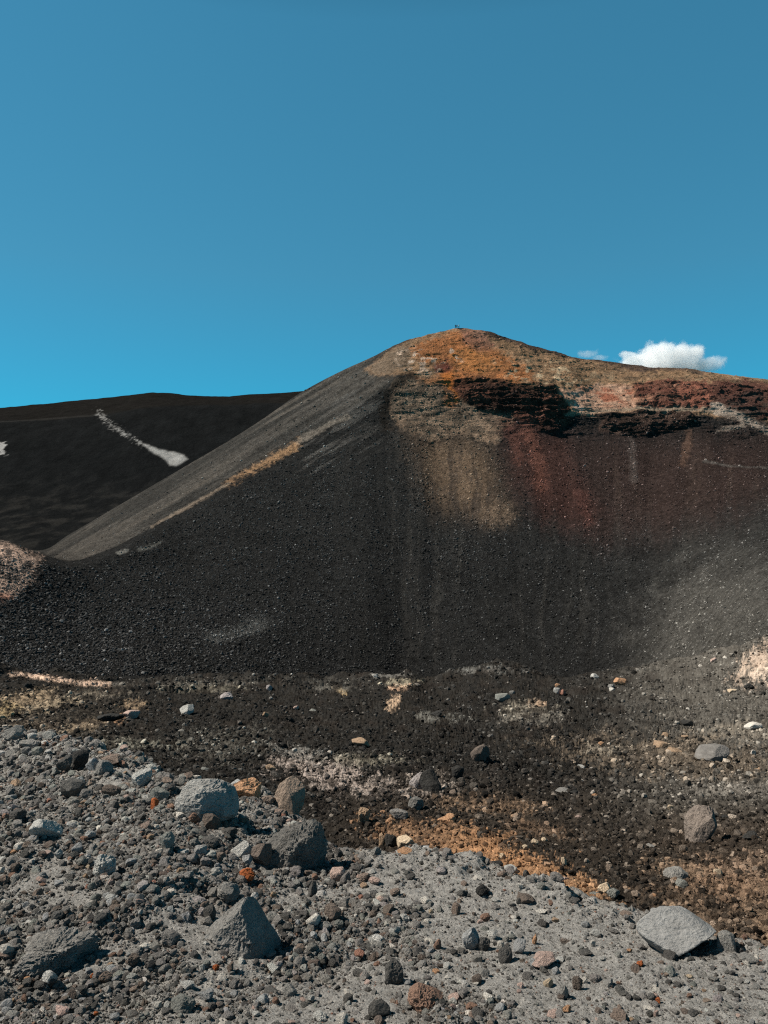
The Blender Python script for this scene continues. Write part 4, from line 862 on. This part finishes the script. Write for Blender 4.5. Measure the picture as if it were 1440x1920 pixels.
# ================================================================== PEOPLE on the summit
def person_tree(px, label, top, legs, skin, hair_c, height=1.78, yaw=0.0, arm=0.25, pack=None, dy=0.0):
    i = int(np.argmin(np.abs(H.px0 - px))); rows = np.nonzero((H.u[:, i] > 6.2) & (H.u[:, i] < 7.3))[0]
    yy = H.PY[rows, i]; j = rows[int(np.nonzero(yy <= yy.min() + 0.5)[0][0])]; g = H.P[j, i]
    s = height / 1.78
    J = [(0, 0, .95), (0, 0, 1.12), (0, 0, 1.38), (0, 0, 1.50), (0, -.01, 1.58), (0, -.015, 1.70),
         (.20, 0, 1.42), (.20 + arm * .8, .03, 1.18), (.20 + arm, -.10, .95), (-.20, 0, 1.42), (-.20 - arm * .8, .03, 1.18), (-.20 - arm, -.10, .95),
         (.10, 0, .92), (.13, -.02, .50), (.15, .02, .07), (.15, -.14, .04), (-.10, 0, .92), (-.13, -.02, .50), (-.15, .02, .07), (-.15, -.14, .04)]
    Rr = [.15, .14, .16, .075, .065, .10, .065, .05, .038, .065, .05, .038, .10, .068, .048, .04, .10, .068, .048, .04]
    E = [(0, 1), (1, 2), (2, 3), (3, 4), (4, 5), (2, 6), (6, 7), (7, 8), (2, 9), (9, 10), (10, 11), (0, 12), (12, 13), (13, 14), (14, 15), (0, 16), (16, 17), (17, 18), (18, 19)]
    def skin_obj(name, use, grow, c, parent):
        ids = sorted({q for e in use for q in e}); mp = {q: k_ for k_, q in enumerate(ids)}
        me = bpy.data.meshes.new(name); me.from_pydata([tuple(v_ * s for v_ in J[q]) for q in ids], [(mp[a], mp[b]) for a, b in use], [])
        o = bpy.data.objects.new(name, me); col.objects.link(o)
        md = o.modifiers.new('skin', 'SKIN'); o.modifiers.new('subdivision', 'SUBSURF').levels = 1
        o.modifiers[-1].render_levels = 1
        for q in ids:
            sv = me.skin_vertices[0].data[mp[q]]; rr_ = Rr[q] * s + grow; sv.radius = (rr_, rr_ * (.8 if q < 3 else 1)); sv.use_root = (mp[q] == 0)
        m_, n_, b_ = mat(name + '_cloth', 0.9, 0.1)
        b_.inputs['Base Color'].default_value = (*c, 1)
        nz = noise_n(n_, node(n_, 'ShaderNodeTexCoord').outputs['Object'], 9, 2)
        vm = scale_col(n_, node_rgb(n_, c), math_n(n_, 'ADD', math_n(n_, 'MULTIPLY', nz, 0.5), 0.75)); n_.links.new(vm, b_.inputs['Base Color'])
        me.materials.append(m_)
        if parent: o.parent = parent
        return o
    body = skin_obj('person', E, 0.0, skin, None)
    skin_obj('jacket', [E[0], E[1], E[5], E[6], E[7], E[8], E[9], E[10]], 0.022, top, body)
    skin_obj('trousers', [E[11], E[12], E[13], E[15], E[16], E[17]], 0.02, legs, body)
    v, f = stone_verts('round', 77, 2); v = v * np.array([.098, .112, .085]) * s + np.array([0, .02, 1.735]) * s
    hm, hn, hb = mat('hair'); hb.inputs['Base Color'].default_value = (*hair_c, 1)
    ho = bpy.data.objects.new('hair', mesh_from('hair', v, f, hm, True)); col.objects.link(ho); ho.parent = body
    if pack:
        v, f = stone_verts('block', 78, 3); v = v * np.array([.17, .12, .27]) * s + np.array([0, .24, 1.2]) * s
        pm, pn, pb = mat('pack'); pb.inputs['Base Color'].default_value = (*pack, 1)
        po = bpy.data.objects.new('backpack', mesh_from('backpack', v, f, pm, True)); col.objects.link(po); po.parent = body
    body.location = (g[0], g[1] + dy, g[2] + 0.02); body.rotation_euler = (0, 0, yaw)
    body['label'] = label; body['category'] = 'person'; body['group'] = 'hikers on the summit'
    return body
def node_rgb(n, c):
    q = n.nodes.new('ShaderNodeRGB'); q.outputs[0].default_value = (*c, 1); return q.outputs[0]
person_tree(854.6, 'hiker in dark clothes standing on the summit with arms held out', (.010, .018, .035), (.012, .014, .025), (.30, .18, .13), (.02, .015, .01), 2.0, 0.4, .30)
person_tree(856.7, 'shorter hiker in dark clothes between the two others on the summit', (.012, .016, .022), (.010, .012, .020), (.30, .18, .13), (.02, .015, .01), 1.85, 2.6, .10, (.015, .02, .03))
person_tree(859.8, 'hiker in a white top and dark trousers on the summit', (.80, .80, .80), (.012, .014, .02), (.32, .2, .15), (.03, .02, .012), 1.95, 0.3, .10)

# ================================================================== CLOUDS behind the ridge
def cloud(label, d, puffs, dens, seed):
    P = np.array([((px - CX) / F * d, d, (CY - py) / F * d, rx / F * d, 0.8 * rx / F * d, ry / F * d) for px, py, rx, ry in puffs])
    lo = (P[:, :3] - P[:, 3:] * 1.25).min(0); hi = (P[:, :3] + P[:, 3:] * 1.25).max(0); ce = (lo + hi) / 2; hs_ = (hi - lo) / 2
    v, f = ico(3)
    o = bpy.data.objects.new('cloud', None)
    bm = bmesh.new(); bmesh.ops.create_cube(bm, size=2.0); bmesh.ops.bevel(bm, geom=bm.edges[:], offset=0.25, segments=2, affect='EDGES')
    for q in bm.verts: q.co = Vector((q.co.x * hs_[0], q.co.y * hs_[1], q.co.z * hs_[2]))
    me = bpy.data.meshes.new('cloud'); bm.to_mesh(me); bm.free()
    o = bpy.data.objects.new('cloud', me); col.objects.link(o); o.location = ce
    m = bpy.data.materials.new('cloud_vapour'); m.use_nodes = True; n = m.node_tree; n.nodes.clear()
    out = n.nodes.new('ShaderNodeOutputMaterial'); vol = n.nodes.new('ShaderNodeVolumePrincipled')
    vol.inputs['Color'].default_value = (1, 1, 1, 1); vol.inputs['Anisotropy'].default_value = 0.0
    tc = n.nodes.new('ShaderNodeTexCoord').outputs['Object']
    best = None
    for p in P:
        a = n.nodes.new('ShaderNodeVectorMath'); a.operation = 'SUBTRACT'; n.links.new(tc, a.inputs[0]); a.inputs[1].default_value = tuple(p[:3] - ce)
        b = n.nodes.new('ShaderNodeVectorMath'); b.operation = 'DIVIDE'; n.links.new(a.outputs[0], b.inputs[0]); b.inputs[1].default_value = tuple(p[3:])
        l = n.nodes.new('ShaderNodeVectorMath'); l.operation = 'LENGTH'; n.links.new(b.outputs[0], l.inputs[0])
        g = math_n(n, 'SUBTRACT', 1.0, l.outputs['Value'])
        best = g if best is None else math_n(n, 'MAXIMUM', best, g)
    mp = n.nodes.new('ShaderNodeVectorMath'); mp.operation = 'ADD'; n.links.new(tc, mp.inputs[0]); mp.inputs[1].default_value = (seed * 31.0, seed * 17.0, 5.0)
    nz = noise_n(n, mp.outputs[0], 30.0 / d, 9, 0.66)
    f_ = math_n(n, 'SUBTRACT', math_n(n, 'ADD', best, math_n(n, 'MULTIPLY', math_n(n, 'SUBTRACT', nz, 0.5), 2.9)), 0.10)
    de = math_n(n, 'MULTIPLY', math_n(n, 'MULTIPLY', math_n(n, 'MAXIMUM', f_, 0.0), 3.0, True), dens)
    n.links.new(de, vol.inputs['Density']); n.links.new(vol.outputs[0], out.inputs['Volume'])
    me.materials.append(m)
    o['label'] = label; o['category'] = 'cloud'
    return o
cloud('white puffy cloud rising behind the ridge beside the summit', 2600, [(1235, 668, 52, 30), (1268, 668, 48, 26), (1200, 678, 42, 22), (1290, 690, 50, 20), (1240, 692, 80, 22), (1178, 664, 22, 8)], 0.030, 1)
cloud('small thin wisp of cloud touching the ridge nearer the summit', 2600, [(1104, 664, 24, 10), (1122, 670, 20, 7)], 0.009, 2)
cloud('small separate puff of cloud at the end of the big cloud', 2600, [(1337, 682, 24, 17), (1322, 690, 20, 10)], 0.028, 3)
